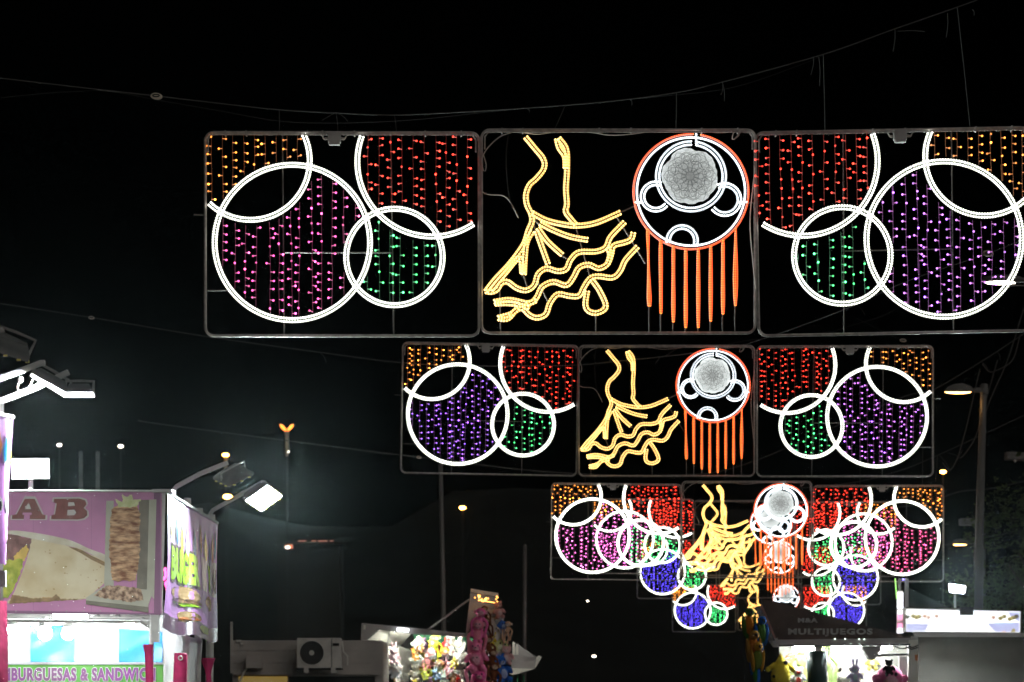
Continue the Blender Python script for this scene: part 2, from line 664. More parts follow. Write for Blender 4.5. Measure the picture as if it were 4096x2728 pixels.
def box_meshes():
    bx = MB()
    bx.box(pl(0.4725, 0.026, -0.03), (0.128, 0.07, 0.105))
    bx.box(pl(0.4725, 0.049, -0.03), (0.108, 0.06, 0.024))
    lid = MB()
    for k in range(4):
        lid.box(pl(0.457 + 0.010 * k, 0.026, -0.0665), (0.006, 0.004, 0.085))
    lid.box(pl(0.4725, 0.012, -0.069), (0.136, 0.006, 0.012))
    cbs = []
    for sg in (-1, 1):
        cb = MB()
        cbs.append(cb)
        for k in range(2):
            c = 0.4725
            pts = smooth_path([(c + sg * 0.024, 0.028 + 0.006 * k), (c + sg * 0.038, 0.03 + 0.004 * k), (c + sg * 0.045, 0.02), (c + sg * (0.065 + 0.01 * k), 0.0085)], 0.006)
            cb.tube([pl(a, b, -0.045) for a, b in pts], 0.006, 4)
    return bx.mesh('junction_box', M['plastic_box']), lid.mesh('lid', M['plastic_box']), [c_.mesh('cable', M['pale_cable']) for c_ in cbs]


JB = box_meshes()
STR_L = [((-0.036, 0.301), (0.004, 0.303)), ((0.284, 0.012), (0.290, 0.736)), ((0.675, 0.012), (0.686, 0.736)), ((0.286, 0.438), (0.678, 0.438)), ((0.008, 0.575), (0.085, 0.575))]
RING_MESH = {}
for mir in (False, True):
    RING_MESH[mir] = [rope(dbl(p), *ROPE['white', 'near'], mir) for n, p in RING_ROPES]
STRUT_MESH = {mir: [strut_mesh((1 - a[0], a[1]) if mir else a, (1 - b[0], b[1]) if mir else b) for a, b in STR_L] for mir in (False, True)}

DRESS_MESH = [rope(dbl(smooth_path(p, 0.008), 0.0062), *ROPE['gold', 'near'], rj=0.0108, rb=0.0135) for p in DRESS]
FANW_MESH = rope(FAN_WHITE, *ROPE['cold', 'near'], rj=0.0105, rb=0.0115, pitch=0.02)
FANR_MESH = rope(FAN_RED, *ROPE['red', 'near'], rj=0.011, rb=0.0095, pitch=0.024)
FR_MESH = []
for xa, xb, y0, y1 in FRINGE:
    q = []
    wob = 5 if xa in (1228, 1852) else 1.2
    for s in (-1, 0, 1):
        pts = []
        for k in range(13):
            t = k / 12
            w = s * (8 + wob * math.sin(t * (5 + xa % 4) + xa))
            pts.append((xa + (xb - xa) * t + w * (1 if k not in (0, 12) else 0.6), y0 + (y1 - y0) * t))
        q.append(cp(*pts))
    FR_MESH.append(rope(q, *ROPE['red', 'near'], rj=0.0068, rb=0.0082, pitch=0.024, step=0.03))
FR_ROD = [strut_mesh(cp((b, y1))[0], cp((b, 1500))[0], 0.007) for a, b, y0, y1 in FRINGE]
CEN_STRUTS = [strut_mesh(cp(a)[0], cp(b)[0]) for a, b in (
    ((720, 745), (822, 1105)), ((1005, 665), (1215, 1005)), ((345, 1080), (375, 1172)), ((450, 1130), (520, 1272)), ((178, 1140), (185, 1503)),
    ((862, 1360), (862, 1503)), ((618, 945), (668, 978)), ((1032, 642), (1130, 598)), ((1940, 572), (1992, 572)), ((408, 680), (470, 735)), ((408, 690), (440, 790)), ((1575, 72), (1575, 110)))]
CEN_CABLES = []
for p, m_ in (((255, 82), (180, 110), (105, 175), (58, 245), (50, 300), (70, 362), (82, 310), (62, 240)), 'pale_cable'), (((50, 500), (100, 520), (190, 525), (235, 550), (268, 600), (310, 685)), 'pale_cable'), \
        (((240, 92), (226, 200), (225, 330), (240, 500), (268, 620)), 'black_cable'), (((1880, 95), (1830, 135), (1840, 80), (1895, 65), (1840, 130)), 'pale_cable'), \
        (((1990, 330), (1955, 700), (1975, 1000), (1995, 1190)), 'pale_cable'), (((330, 75), (450, 92), (590, 72), (800, 76), (960, 98), (1100, 92), (1240, 72)), 'pale_cable'), \
        (((1240, 72), (1450, 62), (1600, 66), (1750, 80), (1880, 62)), 'pale_cable'):
    CEN_CABLES.append(MB().tube([pl(a, b, -0.03) for a, b in smooth_path(cp(*p), 0.012)], 0.0058, 4).mesh('cable', M[m_]))
DISC = disc_mesh()
BULB = MB().ball((0, 0, 0), 0.0106, 7, 5)
BULB.tube([(0, 0, 0), (-0.036, 0, 0.002)], 0.0045, 4)
NB = len(MB().ball((0, 0, 0), 0.0106, 7, 5).f)
BULBS = {}


def bulb_mesh(c, row, q):
    """one bulb with its stem, sharing its mesh between all bulbs of a colour and brightness"""
    k = (c, row, q)
    if k not in BULBS:
        a, b, w = led_mats(c, row)
        me = BULB.mesh('bulb', [a[q], b])
        for i, p in enumerate(me.polygons):
            p.material_index = 0 if i < NB else 1
        BULBS[k] = me
    return BULBS[k]


def inc(c, u, v, pad=0.0):
    return (u - c[0]) ** 2 + (v - c[1]) ** 2 < (c[2] + pad) ** 2


def region(which, u, v):
    if not (0.014 < u < 0.986 and 0.014 < v < 0.73):
        return False
    if which == 'amber':
        return inc(C_AMB, u, v, -0.012) and not inc(C_BIG, u, v, 0.016)
    if which == 'red':
        return inc(C_RED, u, v, -0.012) and not inc(C_SML, u, v, 0.016) and not inc(C_BIG, u, v, 0.016)
    if which == 'big':
        return inc(C_BIG, u, v, -0.014) and not inc(C_AMB, u, v, 0.016) and not inc(C_SML, u, v, 0.016)
    return inc(C_SML, u, v, -0.014) and not inc(C_RED, u, v, 0.016) and not inc(C_BIG, u, v, 0.016)


def curtain(root, which, col, row, mirror, rng, dens=1.0):
    ba, bs, bw = led_mats(col, row)
    u = 0.02 + rng.uniform(0, 0.02)
    y0 = {'amber': -0.012, 'red': -0.014, 'big': -0.016, 'small': -0.013}[which]
    while u < 0.985:
        lean = rng.uniform(-0.012, 0.014)
        spans, cur = [], None
        v = 0.014
        while v < 0.73:
            uu = u + lean * v
            if region(which, uu, v):
                if cur is None:
                    cur = v
            elif cur is not None:
                spans.append((cur, v - 0.004))
                cur = None
            v += 0.004
        for a, b in spans:
            if b - a < 0.025:
                continue
            pts = []
            n = max(2, int((b - a) / 0.06))
            for k in range(n + 1):
                vv = a + (b - a) * k / n
                pts.append((u + lean * vv + (rng.uniform(-0.0022, 0.0022) if 0 < k < n else 0), vv))
            mx = (lambda q: (1 - q)) if mirror else (lambda q: q)
            st = MB().tube([pl(mx(p[0]), p[1], y0) for p in pts], 0.0034, 4).build('led_string', bw, root)
            if row <= 2 and rng.random() < 0.16 and b - a > 0.15:
                k = rng.randrange(0, n)
                p, q = pl(mx(pts[k][0]), pts[k][1], y0 - 0.006), pl(mx(pts[k + 1][0]), pts[k + 1][1], y0 - 0.006)
                cc = MB().tube([p, p.lerp(q, 0.1), p.lerp(q, 0.9), q], 0.010, 6)
                cc.build('connector', bw, st)
            side = rng.choice((-1, 1))
            vv = a + rng.uniform(0.006, 0.03)
            J = MB()
            BS = MB()
            while vv < b - 0.003:
                f = min(0.999, (vv - a) / (b - a)) * n
                k = int(f)
                uu = pts[k][0] + (pts[k + 1][0] - pts[k][0]) * (f - k)
                sd = side if rng.random() < 0.8 else -side
                fore = rng.random() < 0.16      # a bulb that points at the viewer
                ang = rng.gauss(0, 0.16)
                if fore:
                    e = pl(mx(uu), vv, y0 - 0.036)
                    M4 = Matrix.Translation(e) @ Matrix.Rotation(math.radians(-90), 4, 'Z') @ Matrix.Rotation(ang, 4, 'Y')
                else:
                    e = pl(mx(uu), vv, y0 + rng.uniform(-0.012, 0.006)) + Vector((sd * 0.036 * math.cos(ang), 0, -0.036 * math.sin(ang)))
                    M4 = Matrix.Translation(e) @ Matrix.Rotation(ang if sd > 0 else math.pi - ang, 4, 'Y')
                if row <= 2:
                    ob = link('bulb', bulb_mesh(col, row, rng.choices((0, 1, 2, 3), (2, 4, 4, 1.3))[0]), st)
                    ob.matrix_local = M4
                else:
                    BS.octa(e, 0.0150)
                    J.tube([e, M4 @ Vector((-0.034, 0, 0))], 0.0045, 3)
                vv += 0.0325 / dens * rng.uniform(0.8, 1.2)
            if row > 2 and BS.v:
                nb = len(BS.f)
                BS.add(J.v, J.f)
                me = BS.mesh('bulb', ba + [bs])
                for i, p in enumerate(me.polygons):
                    p.material_index = (1, 2, 0, 3, 1, 2, 2)[(i // 8) % 7] if i < nb else 4
                link('bulb', me, st, stuff=True)
        u += 0.0395 / dens * rng.uniform(0.93, 1.08)


def lit_rope(j, b, root, row, fam):
    jo = link('rope_light', j, root)
    bo = link('bead', b, jo, stuff=True)
    if row > 2:
        setmat(jo, ROPE[fam, 'far'][0])
        setmat(bo, ROPE[fam, 'far'][1])


def ring_panel(row, px, py, wpx, d, mirror, big, label, roll=0.0):
    rng = random.Random(row * 10 + (1 if mirror else 0))
    loc = at(px + wpx / 2, py + PH * wpx, d)
    root = thing('ring_light_panel', label, 'light panel', loc, (0, math.radians(-roll), math.radians(rng.uniform(-1.5, 1.5))), 'lit panels hung across the street')
    root.scale = (1, 1, 1)
    link('frame', FRAME, root)
    link('inner_rail', RAIL, root)
    for m_ in CLIPS:
        link('bracket', m_, root)
    for m_ in STRUT_MESH[mirror]:
        link('strut', m_, root)
    bx = link('junction_box', JB[0], root)
    link('lid', JB[1], bx)
    c = [link('cable', m_, root) for m_ in JB[2]]
    if mirror:
        for q in [bx] + c:
            q.location.x = (1 - 2 * 0.4725) * PW
    for (n, p), (j, b) in zip(RING_ROPES, RING_MESH[mirror]):
        lit_rope(j, b, root, row, 'white')
    dens = {1: 1.0, 2: 1.05, 3: 1.1, 4: 1.1, 5: 1.2, 6: 1.25}[row]
    curtain(root, 'amber', 'amber', row, mirror, rng, dens)
    curtain(root, 'red', 'red', row, mirror, rng, dens)
    curtain(root, 'big', big, row, mirror, rng, dens)
    curtain(root, 'small', 'green', row, mirror, rng, dens)
    return root


def dancer_panel(row, px, py, wpx, d, label, roll=0.0):
    loc = at(px + wpx / 2, py + PH * wpx, d)
    root = thing('dancer_light_panel', label, 'light panel', loc, (0, math.radians(-roll), 0), 'lit panels hung across the street')
    link('frame', FRAME, root)
    link('inner_rail', RAIL, root)
    for m_ in CLIPS:
        link('bracket', m_, root)
    for m_ in CEN_STRUTS + FR_ROD:
        link('strut', m_, root)
    for m_ in CEN_CABLES:
        link('cable', m_, root)
    for fam, ms in (('gold', DRESS_MESH), ('cold', [FANW_MESH]), ('red', [FANR_MESH] + FR_MESH)):
        for j, b in ms:
            lit_rope(j, b, root, row, fam)
    disc = link('lace_disc', DISC[0], root, pl((1530 - 37) / 1968, (385 - 45) / 1968, 0.0))
    if row > 1:
        setmat(disc, M['disc2'])
    if row < 4:
        link('engraving', DISC[1], disc)
    return root


ROWS = {1: F * PW / 1108, 2: F * PW / 711, 3: F * PW / 524, 4: F * PW / 407, 5: F * PW / 320, 6: F * PW / 256}
ring_panel(1, 815, 524, 1108, ROWS[1], False, 'pink', 'left panel of the front row, big white ring filled with pink bulbs')
dancer_panel(1, 1924, 520, 1099, ROWS[1], 'largest golden flamenco dress and white fan panel, in the front row')
ring_panel(1, 3029, 514, 1108, ROWS[1], True, 'violet', 'large ring panel of the front row cut off by the right edge of the photo', 1.1)
ring_panel(2, 1599, 1372, 711, ROWS[2], False, 'indigo', 'left ring panel of the second row with violet bulbs, below the pink-bulbed panel', -0.9)
dancer_panel(2, 2312, 1381, 708, ROWS[2], 'second-largest golden dress and fan panel, directly below the biggest one')
ring_panel(2, 3026, 1383, 707, ROWS[2], True, 'violet', 'right ring panel of the second row, beside the arm of the tall street lamp')
ring_panel(3, 2200, 1932, 524, ROWS[3], False, 'magenta', 'left ring panel of the third row, magenta bulbs, partly behind smaller overlapping rings', -0.6)
dancer_panel(3, 2727, 1926, 520, ROWS[3], 'third-largest golden dress and fan panel, its fan overlapping a smaller fan')
ring_panel(3, 3250, 1937, 527, ROWS[3], True, 'rose', 'right ring panel of the third row, rose bulbs, above the lit kiosk sign')
ring_panel(4, 2368, 1994, 407, ROWS[4], False, 'magenta', 'left ring panel of the fourth row seen through the third row on the left', -0.3)
dancer_panel(4, 2775, 2002, 405, ROWS[4], 'fourth golden dress and fan panel, seen through the bottom of the third one')
ring_panel(4, 3181, 2010, 400, ROWS[4], True, 'magenta', 'right ring panel of the fourth row seen through the third row on the right')
ring_panel(5, 2546, 2156, 322, ROWS[5], False, 'blue', 'left blue-bulbed ring panel of the fifth row, just below the third row')
dancer_panel(5, 2876, 2155, 320, ROWS[5], 'fifth golden dress and fan panel, fan behind the orange fringe')
ring_panel(5, 3203, 2180, 322, ROWS[5], True, 'blue', 'right blue-bulbed ring panel of the fifth row, above the dark games stall roof')
ring_panel(6, 2688, 2338, 256, ROWS[6], False, 'blue', 'smallest left ring panel, lowest of all, blue bulbs, left of the parrots')
dancer_panel(6, 2950, 2332, 256, ROWS[6], 'smallest golden dress and fan panel, half hidden by the games stall roof')
ring_panel(6, 3211, 2339, 256, ROWS[6], True, 'blue', 'smallest right ring panel, cut by the sloping games stall roof')


# ------------------------------------------------------------------ span wires with hangers
def span(pts, d, label, r=0.006, slack=None, insul=(), hang=(), tails=(), d2=None):
    """a wire strung across the street; pts in photograph pixels; its base is its lowest point"""
    base = at(*max(pts, key=lambda p: p[1]), d)
    root = thing('span_wire', label, 'wire', base)
    dd = lambda x: d if d2 is None else d + (d2 - d) * x / 4096.0
    L = lambda x, y, k=0.0: at(x, y, dd(x) + k) - base
    MB().tube([L(x, y) for x, y in smooth_path(pts, 14)], r, 5).build('steel_cable', M['wire'], root)
    if slack:
        MB().tube([L(x, y, 0.03) for x, y in smooth_path(slack, 14)], r * 0.75, 4).build('slack_cable', M['black_cable'], root)
    for x, y, s in insul:
        b = MB()
        c = L(x, y, -0.01)
        b.ball(c, (0.062 * s, 0.03 * s, 0.034 * s), 14, 8, Matrix.Rotation(0.12, 3, 'Y'))
        io = b.build('insulator', M['insulator'], root, smooth=True)
        b = MB()
        b.tube([c + Vector((0.034 * s * math.cos(a * 0.5236), -0.03 * s, 0.012 * s * math.sin(a * 0.5236))) for a in range(12)], 0.006 * s, 4, closed=True)
        b.build('groove', M['black_cable'], io)
    for x0, y0, x1, y1 in hang:
        MB().tube([L(x0, y0), L((x0 + x1) / 2 + 1, (y0 + y1) / 2), L(x1, y1)], r * 0.7, 4).build('hanger', M['wire'], root)
    for x0, y0, x1, y1 in tails:
        MB().tube([L(a, b, -0.01) for a, b in smooth_path([(x0, y0), ((x0 + x1) / 2 + 4, (y0 + y1) / 2 - 3), (x1, y1)], 6)], r * 0.6, 4).build('loose_tie', M['wire'], root)
    return root


span([(-60, 305), (0, 312), (300, 347), (620, 383), (1075, 435), (1350, 452), (1560, 460), (1750, 453), (2048, 436), (2400, 409), (2700, 371), (2900, 325), (3290, 218), (3580, 115), (3830, 28), (3960, -20), (4150, -90)],
     ROWS[1] + 0.02, 'topmost steel wire sagging across the street above the largest panels',
     slack=[(0, 392), (110, 380), (260, 368), (430, 365), (640, 402), (860, 440), (1100, 482), (1290, 492), (1500, 488), (1700, 475), (1960, 447), (2100, 434), (2700, 380), (2950, 345), (3200, 260), (3290, 222)],
     insul=[(626, 385, 1.0)],
     hang=[(1117, 440, 1117, 528), (1345, 452, 1352, 528), (1578, 461, 1586, 530), (2258, 428, 2212, 530), (2706, 372, 2704, 525), (3293, 218, 3300, 528), (3829, 30, 3880, 505)],
     tails=[(1340, 452, 1287, 482), (1345, 450, 1392, 486), (1690, 456, 1700, 467), (2520, 398, 2528, 420), (2890, 330, 2885, 380), (2890, 330, 2897, 405), (3275, 228, 3278, 345), (3255, 228, 3243, 300), (3580, 118, 3572, 205), (3590, 125, 3700, 126), (3790, 52, 3785, 150), (2110, 437, 2118, 450), (3890, 38, 3896, 62)])
span([(-60, 1205), (0, 1214), (365, 1270), (820, 1345), (1300, 1412), (1600, 1450), (1860, 1463), (2250, 1462), (2450, 1447), (2880, 1398), (3060, 1352), (3370, 1240), (3640, 1120), (3950, 1014), (4150, 935)],
     ROWS[2] + 0.03, 'second wire, carrying the second row and crossing behind the large right panel', r=0.0085,
     insul=[(366, 1271, 0.8), (3952, 1014, 1.5)],
     slack=[(2820, 1400), (3000, 1360), (3300, 1330), (3380, 1310), (3560, 1250), (3680, 1160)],
     hang=[(1800, 1460, 1800, 1374), (2440, 1448, 2440, 1384), (2660, 1425, 2720, 1385)],
     tails=[(1280, 1410, 1305, 1450), (2500, 1442, 2515, 1468), (2640, 1425, 2620, 1455), (3420, 1215, 3460, 1260)])
span([(560, 1680), (640, 1696), (1440, 1800), (1675, 1828), (2200, 1888), (2700, 1900), (3000, 1850), (3580, 1600), (3730, 1560), (3935, 1440), (4096, 1335), (4200, 1270)],
     ROWS[3] + 0.03, 'third wire rising to the right past the tall street lamp head', r=0.011,
     insul=[(1676, 1829, 0.9), (3612, 1362, 1.2)],
     slack=[(3420, 1270), (3520, 1320), (3608, 1362), (3660, 1395)],
     hang=[(2340, 1893, 2340, 1932), (2900, 1872, 2900, 1928), (3440, 1660, 3440, 1936), (3690, 1570, 3690, 1938)],
     tails=[(3930, 1450, 3952, 1485), (3990, 1410, 4000, 1440), (3905, 1490, 3900, 1500)])
span([(3100, 1960), (3400, 1932), (3600, 1882), (3730, 1830), (3910, 1748), (4100, 1660)], ROWS[4] + 0.03, 'fourth wire tied to the tall lamp post below its lit neck', r=0.012,
     hang=[(3420, 1927, 3420, 2010), (3750, 1822, 3742, 1925)], tails=[(3755, 1818, 3800, 1885), (3800, 1885, 3850, 1800), (3792, 1812, 3838, 1832)])
span([(3560, 2030), (3700, 2015), (3800, 1978), (3860, 1963), (3960, 1955), (4096, 1925), (4180, 1905)], ROWS[5] + 0.03, 'pale wire ending at the right edge above the dark tree', r=0.02)
span([(3500, 2240), (3790, 2178), (3905, 2156), (4100, 2120)], ROWS[6] + 0.03, 'lowest wire crossing the lamp post beside the small orange lamp', r=0.02)
# loose bundles of cable hanging from the wires at the right
b = MB()
for p in ([(4080, 1340), (4050, 1440), (3985, 1482), (3955, 1486), (3930, 1455)], [(4096, 1230), (4030, 1440), (3960, 1600), (3935, 1680)], [(3920, 1475), (3900, 1560), (3860, 1730), (3830, 1830), (3800, 1880), (3770, 1850)], [(3990, 1440), (3950, 1580), (3905, 1740), (3860, 1815), (3840, 1832)]):
    b.tube([at(x, y, ROWS[3] + 1.5) for x, y in smooth_path(p, 10)], 0.014, 4)
tag(b.build('hanging_cable', M['wire']), 'loops of loose cable dangling beside the tall lamp post', 'cable')


# ------------------------------------------------------------------ booths on the left
M['white_paint'] = mat('white painted steel', (0.72, 0.71, 0.68), 0.45, noise=0.12, nscale=6)
M['grey_paint'] = mat('grey painted steel', (0.42, 0.41, 0.39), 0.5, noise=0.15, nscale=5)
M['sign_pink'] = mat('printed mauve vinyl', (0.56, 0.24, 0.43), 0.55, col2=(0.47, 0.20, 0.37), nscale=2.2, bump=0.15)
M['sign_edge'] = mat('dark mauve edge', (0.26, 0.12, 0.22), 0.6)
M['letter_brown'] = mat('printed brown letter', (0.22, 0.07, 0.065), 0.6, noise=0.15, nscale=12)
M['letter_edge'] = mat('printed pale letter edge', (0.52, 0.47, 0.46), 0.6)
M['tortilla'] = mat('printed tortilla', (0.68, 0.60, 0.42), 0.6, col2=(0.56, 0.45, 0.26), nscale=3.2)
M['toast'] = mat('printed toasted spot', (0.38, 0.22, 0.08), 0.6)
M['flap'] = mat('printed tortilla rim', (0.66, 0.62, 0.52), 0.6, col2=(0.52, 0.45, 0.33), nscale=6)
M['shade_brown'] = mat('printed brown fold', (0.30, 0.19, 0.10), 0.7, noise=0.3, nscale=10)
M['filling'] = mat('printed meat filling', (0.26, 0.13, 0.12), 0.6, noise=0.35, nscale=10)
M['cheese'] = mat('printed cheese', (0.72, 0.50, 0.13), 0.6, noise=0.15, nscale=12)
M['lettuce'] = mat('printed lettuce', (0.55, 0.55, 0.10), 0.6, col2=(0.30, 0.36, 0.05), nscale=14)
M['leaf'] = mat('printed pale lettuce', (0.70, 0.70, 0.42), 0.6, col2=(0.52, 0.55, 0.25), nscale=14)
M['doner'] = mat('printed roast meat', (0.66, 0.43, 0.24), 0.6, col2=(0.20, 0.07, 0.03), nscale=4.0, stretch=(2.2, 1, 7))
M['heap'] = mat('printed sliced meat', (0.62, 0.44, 0.30), 0.6, col2=(0.16, 0.08, 0.05), nscale=24)
M['machine'] = mat('printed steel grill', (0.50, 0.49, 0.40), 0.6, col2=(0.40, 0.39, 0.31), nscale=3)
M['machine_dark'] = mat('printed dark grill', (0.20, 0.18, 0.14), 0.6, noise=0.2, nscale=4)
M['tarp_white'] = mat('white tarpaulin', (0.78, 0.78, 0.77), 0.5, noise=0.06, nscale=2, bump=0.3)
let_through(M['tarp_white'], 0.4, (0.7, 0.7, 0.7))
M['tarp_blue'] = mat('blue tarpaulin', (0.05, 0.30, 0.78), 0.35, noise=0.15, nscale=1.5, bump=0.4)
M['green_sign'] = mat('green printed board', (0.16, 0.50, 0.09), 0.5, noise=0.08)
M['purple_text'] = mat('purple printed letter', (0.38, 0.10, 0.42), 0.5, col2=(0.28, 0.12, 0.26), nscale=3)
M['white_text'] = mat('white printed edge', (0.80, 0.80, 0.80), 0.5)
M['magenta_cloth'] = mat('magenta cloth', (0.42, 0.015, 0.10), 0.75, noise=0.2, nscale=9, bump=0.3)
M['lamp_white'] = glow('flood lens', (0.84, 1.0, 0.98), 3000.0)
M['lamp_side'] = one_sided(glow('side flood lens', (0.93, 1.0, 0.99), 1000.0))
one_sided(M['lamp_white'])
M['tube_white'] = glow('fluorescent tube', (0.92, 0.98, 1.0), 60.0)
M['bulb_white'] = glow('bright lamp globe', (0.95, 1.0, 1.0), 110.0)
M['bulb_strong'] = glow('strong lamp globe', (0.95, 1.0, 1.0), 330.0)
M['housing'] = mat('cast grey housing', (0.20, 0.19, 0.18), 0.5, 0.4, noise=0.2)
M['lens_off'] = mat('unlit lens', (0.10, 0.12, 0.11), 0.25)
M['yellow_clip'] = mat('brass lens clip', (0.70, 0.60, 0.12), 0.35)

KD = 24.0                                              # depth of the kebab sign
kx = lambda cx: cx * 0.5282
ky = lambda c: 1900 + c * 0.5282


def ks(off):
    return lambda x, y: at(kx(x), ky(y), KD) + Vector((0, -off, 0)) - kbase


kbase = at(650, HZ, KD)
kbase.z = 0
booth = thing('kebab_booth', 'kebab stand with a mauve doner sign and a bright white counter', 'food stand', kbase)
bd = MB()
a_ = at(-700, 1962, KD) - kbase
c_ = at(645, 2452, KD) - kbase
bd.box(((a_.x + c_.x) / 2, 0.06, (a_.z + c_.z) / 2), (c_.x - a_.x, 0.10, a_.z - c_.z))
sign = bd.build('sign_board', M['sign_pink'], booth)


def pr(name, loops, m, off, wob=0.0, sub=0):
    if not isinstance(loops[0][0], (tuple, list)):
        loops = [loops]
    if wob:
        rr = random.Random(len(loops[0]))
        loops = [[(x + rr.uniform(-wob, wob), y + rr.uniform(-wob, wob)) for x, y in resample(l, wob * 2.2, True)] for l in loops]
    return MB().poly(loops, ks(off), 0.002, (0, 1, 0)).build(name, M[m], sign)


for x in (250, 690, 1000):
    pr('seam', [(x, 100), (x + 1.5, 100), (x + 1.5, 1040), (x, 1040)], 'sign_edge', -0.007)
for k in range(9):
    x = 120 + 128 * k
    pr('eyelet', [(x + 5 * math.cos(t * 0.7854), 122 + 5 * math.sin(t * 0.7854)) for t in range(8)], 'grey_paint', -0.003)
    pr('eyelet', [(x + 5 * math.cos(t * 0.7854), 1030 + 5 * math.sin(t * 0.7854)) for t in range(8)], 'grey_paint', -0.0015)
pr('dark_edge', [(-900, 1010), (1165, 1045), (1165, 110), (1215, 112), (1215, 1058), (-900, 1040)], 'sign_edge', -0.006)
pr('tortilla', smooth_path([(60, 972), (100, 900), (150, 780), (205, 630), (242, 482), (400, 512), (560, 552), (690, 605), (792, 650), (795, 800), (720, 880), (650, 938), (400, 950), (230, 952)], 14, True), 'tortilla', -0.004)
for i in range(34):
    x, y = R.uniform(300, 780), R.uniform(560, 935)
    if R.random() < 0.5:
        x = R.uniform(600, 785)
    if y > 940 - (x - 650) * 0.55 or y < 500 + (x - 240) * 0.3:
        continue
    s = R.uniform(2.5, 8)
    pr('toast_spot', [(x + s * R.uniform(0.6, 1.3) * math.cos(t), y + s * 0.7 * R.uniform(0.6, 1.3) * math.sin(t)) for t in [k * 0.9 for k in range(7)]], 'toast', -0.002)
pr('toasted_edge', [(70, 975), (90, 905), (150, 915), (240, 935), (400, 925), (430, 900), (455, 938), (640, 940), (400, 955)], 'shade_brown', -0.0025, 4)
pr('tortilla_rim', smooth_path([(-20, 440), (90, 420), (280, 440), (520, 490), (680, 560), (795, 605), (795, 655), (690, 600), (560, 548), (400, 515), (240, 482), (90, 450)], 14, True), 'flap', 0.0)
pr('fold_shadow', [(520, 545), (600, 556), (690, 610), (795, 660), (795, 690), (690, 640), (610, 590)], 'shade_brown', -0.001)
pr('filling', [(-60, 455), (90, 450), (238, 482), (225, 570), (180, 650), (-60, 660)], 'filling', 0.001, 6)
pr('cheese', [(105, 610), (200, 530), (218, 560), (190, 650), (115, 655)], 'cheese', 0.003, 5)
pr('lettuce_filling', [(-60, 650), (100, 640), (180, 640), (168, 720), (130, 800), (70, 930), (-60, 930)], 'lettuce', 0.005, 9)
pr('grill_side', [(805, 195), (862, 195), (862, 840), (788, 840)], 'machine', 0.001)
pr('grill_back', [(1055, 190), (1130, 188), (1112, 880), (1035, 870)], 'machine_dark', 0.001)
pr('grill_edge', [(1130, 186), (1185, 184), (1168, 940), (1112, 880)], 'machine', 0.003)
pr('meat_spit', [(845, 260), (900, 225), (1030, 225), (1062, 280), (1058, 600), (1032, 800), (850, 802), (828, 600), (832, 400)], 'doner', 0.005, 7)
pr('lettuce_leaf', [(870, 180), (930, 205), (925, 150), (965, 165), (1002, 140), (1005, 190), (1072, 182), (1040, 235), (1000, 245), (940, 240), (905, 250)], 'leaf', 0.007, 5)
pr('tray', [(652, 930), (785, 842), (1165, 872), (1125, 982), (1125, 1042), (652, 978)], 'machine', 0.006)
pr('tray_lip', [(652, 950), (1125, 1000), (1125, 1042), (652, 978)], 'machine_dark', 0.0075)
pr('meat_heap', [(712, 918), (800, 842), (900, 838), (1060, 858), (1092, 945), (1000, 962), (860, 945)], 'heap', 0.008, 6)
A_O = [(90, 333), (93, 303), (125, 298), (188, 180), (262, 180), (320, 298), (345, 303), (343, 334), (225, 334), (225, 305), (243, 298), (238, 284), (174, 284), (168, 298), (184, 305), (180, 333)]
A_H = [(188, 258), (216, 208), (236, 258)]
B_O = [(388, 334), (390, 305), (416, 298), (430, 215), (405, 208), (410, 180), (600, 178), (645, 192), (656, 222), (634, 250), (660, 272), (662, 305), (635, 328), (590, 336)]
B_H1 = [(518, 206), (560, 206), (568, 232), (515, 236)]
B_H2 = [(512, 264), (560, 262), (578, 283), (562, 305), (508, 306)]
grow = lambda p, s: [(x + (x - sum(q[0] for q in p) / len(p)) * s + 0, y + (y - sum(q[1] for q in p) / len(p)) * s * 1.6) for x, y in p]
pr('letter_edge', grow(A_O, 0.10), 'letter_edge', -0.004)
pr('letter_edge', grow(B_O, 0.085), 'letter_edge', -0.0035)
pr('letter', [A_O, A_H], 'letter_brown', 0.0)
pr('letter', [B_O, B_H1, B_H2], 'letter_brown', 0.0015)
cap = MB()
cap.box(at(1300 * 0.5, 1964, KD) - kbase + Vector((0, 0.05, 0)), (0.2, 0.2, 0.03))
cap.tube([at(-700, 1962, KD) - kbase, at(640, 1964, KD) - kbase], 0.012, 6)
cap.build('top_rail', M['grey_paint'], booth)
# posts and beams
def beam(name, p, q, w, m, parent, base, n=4):
    return MB().tube([Vector(p) - base, Vector(q) - base], w * 0.707, n).build(name, m, parent)


beam('post', at(653, 1958, KD + 0.05), at(640, 2460, KD + 0.05), 0.035, M['white_paint'], booth, kbase)
beam('post', at(607, 2455, KD + 0.1), at(602, 2890, KD + 0.1), 0.034, M['white_paint'], booth, kbase)
MB().box(at(622, 2515, KD) - kbase, (0.075, 0.08, 0.27)).build('post_bracket', M['grey_paint'], booth)
beam('post', at(750, 1992, 26.2), at(742, 2900, 26.2), 0.055, M['white_paint'], booth, kbase)
beam('post', at(798, 2032, 27.2), at(788, 2900, 27.2), 0.055, M['white_paint'], booth, kbase)
beam('post', at(845, 2058, 28.1), at(836, 2900, 28.1), 0.065, M['white_paint'], booth, kbase)
beam('beam', at(-300, 2476, KD + 0.15), at(600, 2484, KD + 0.15), 0.03, M['grey_paint'], booth, kbase)
beam('beam', at(-300, 2465, KD + 1.2), at(640, 2468, KD + 1.2), 0.04, M['white_paint'], booth, kbase)
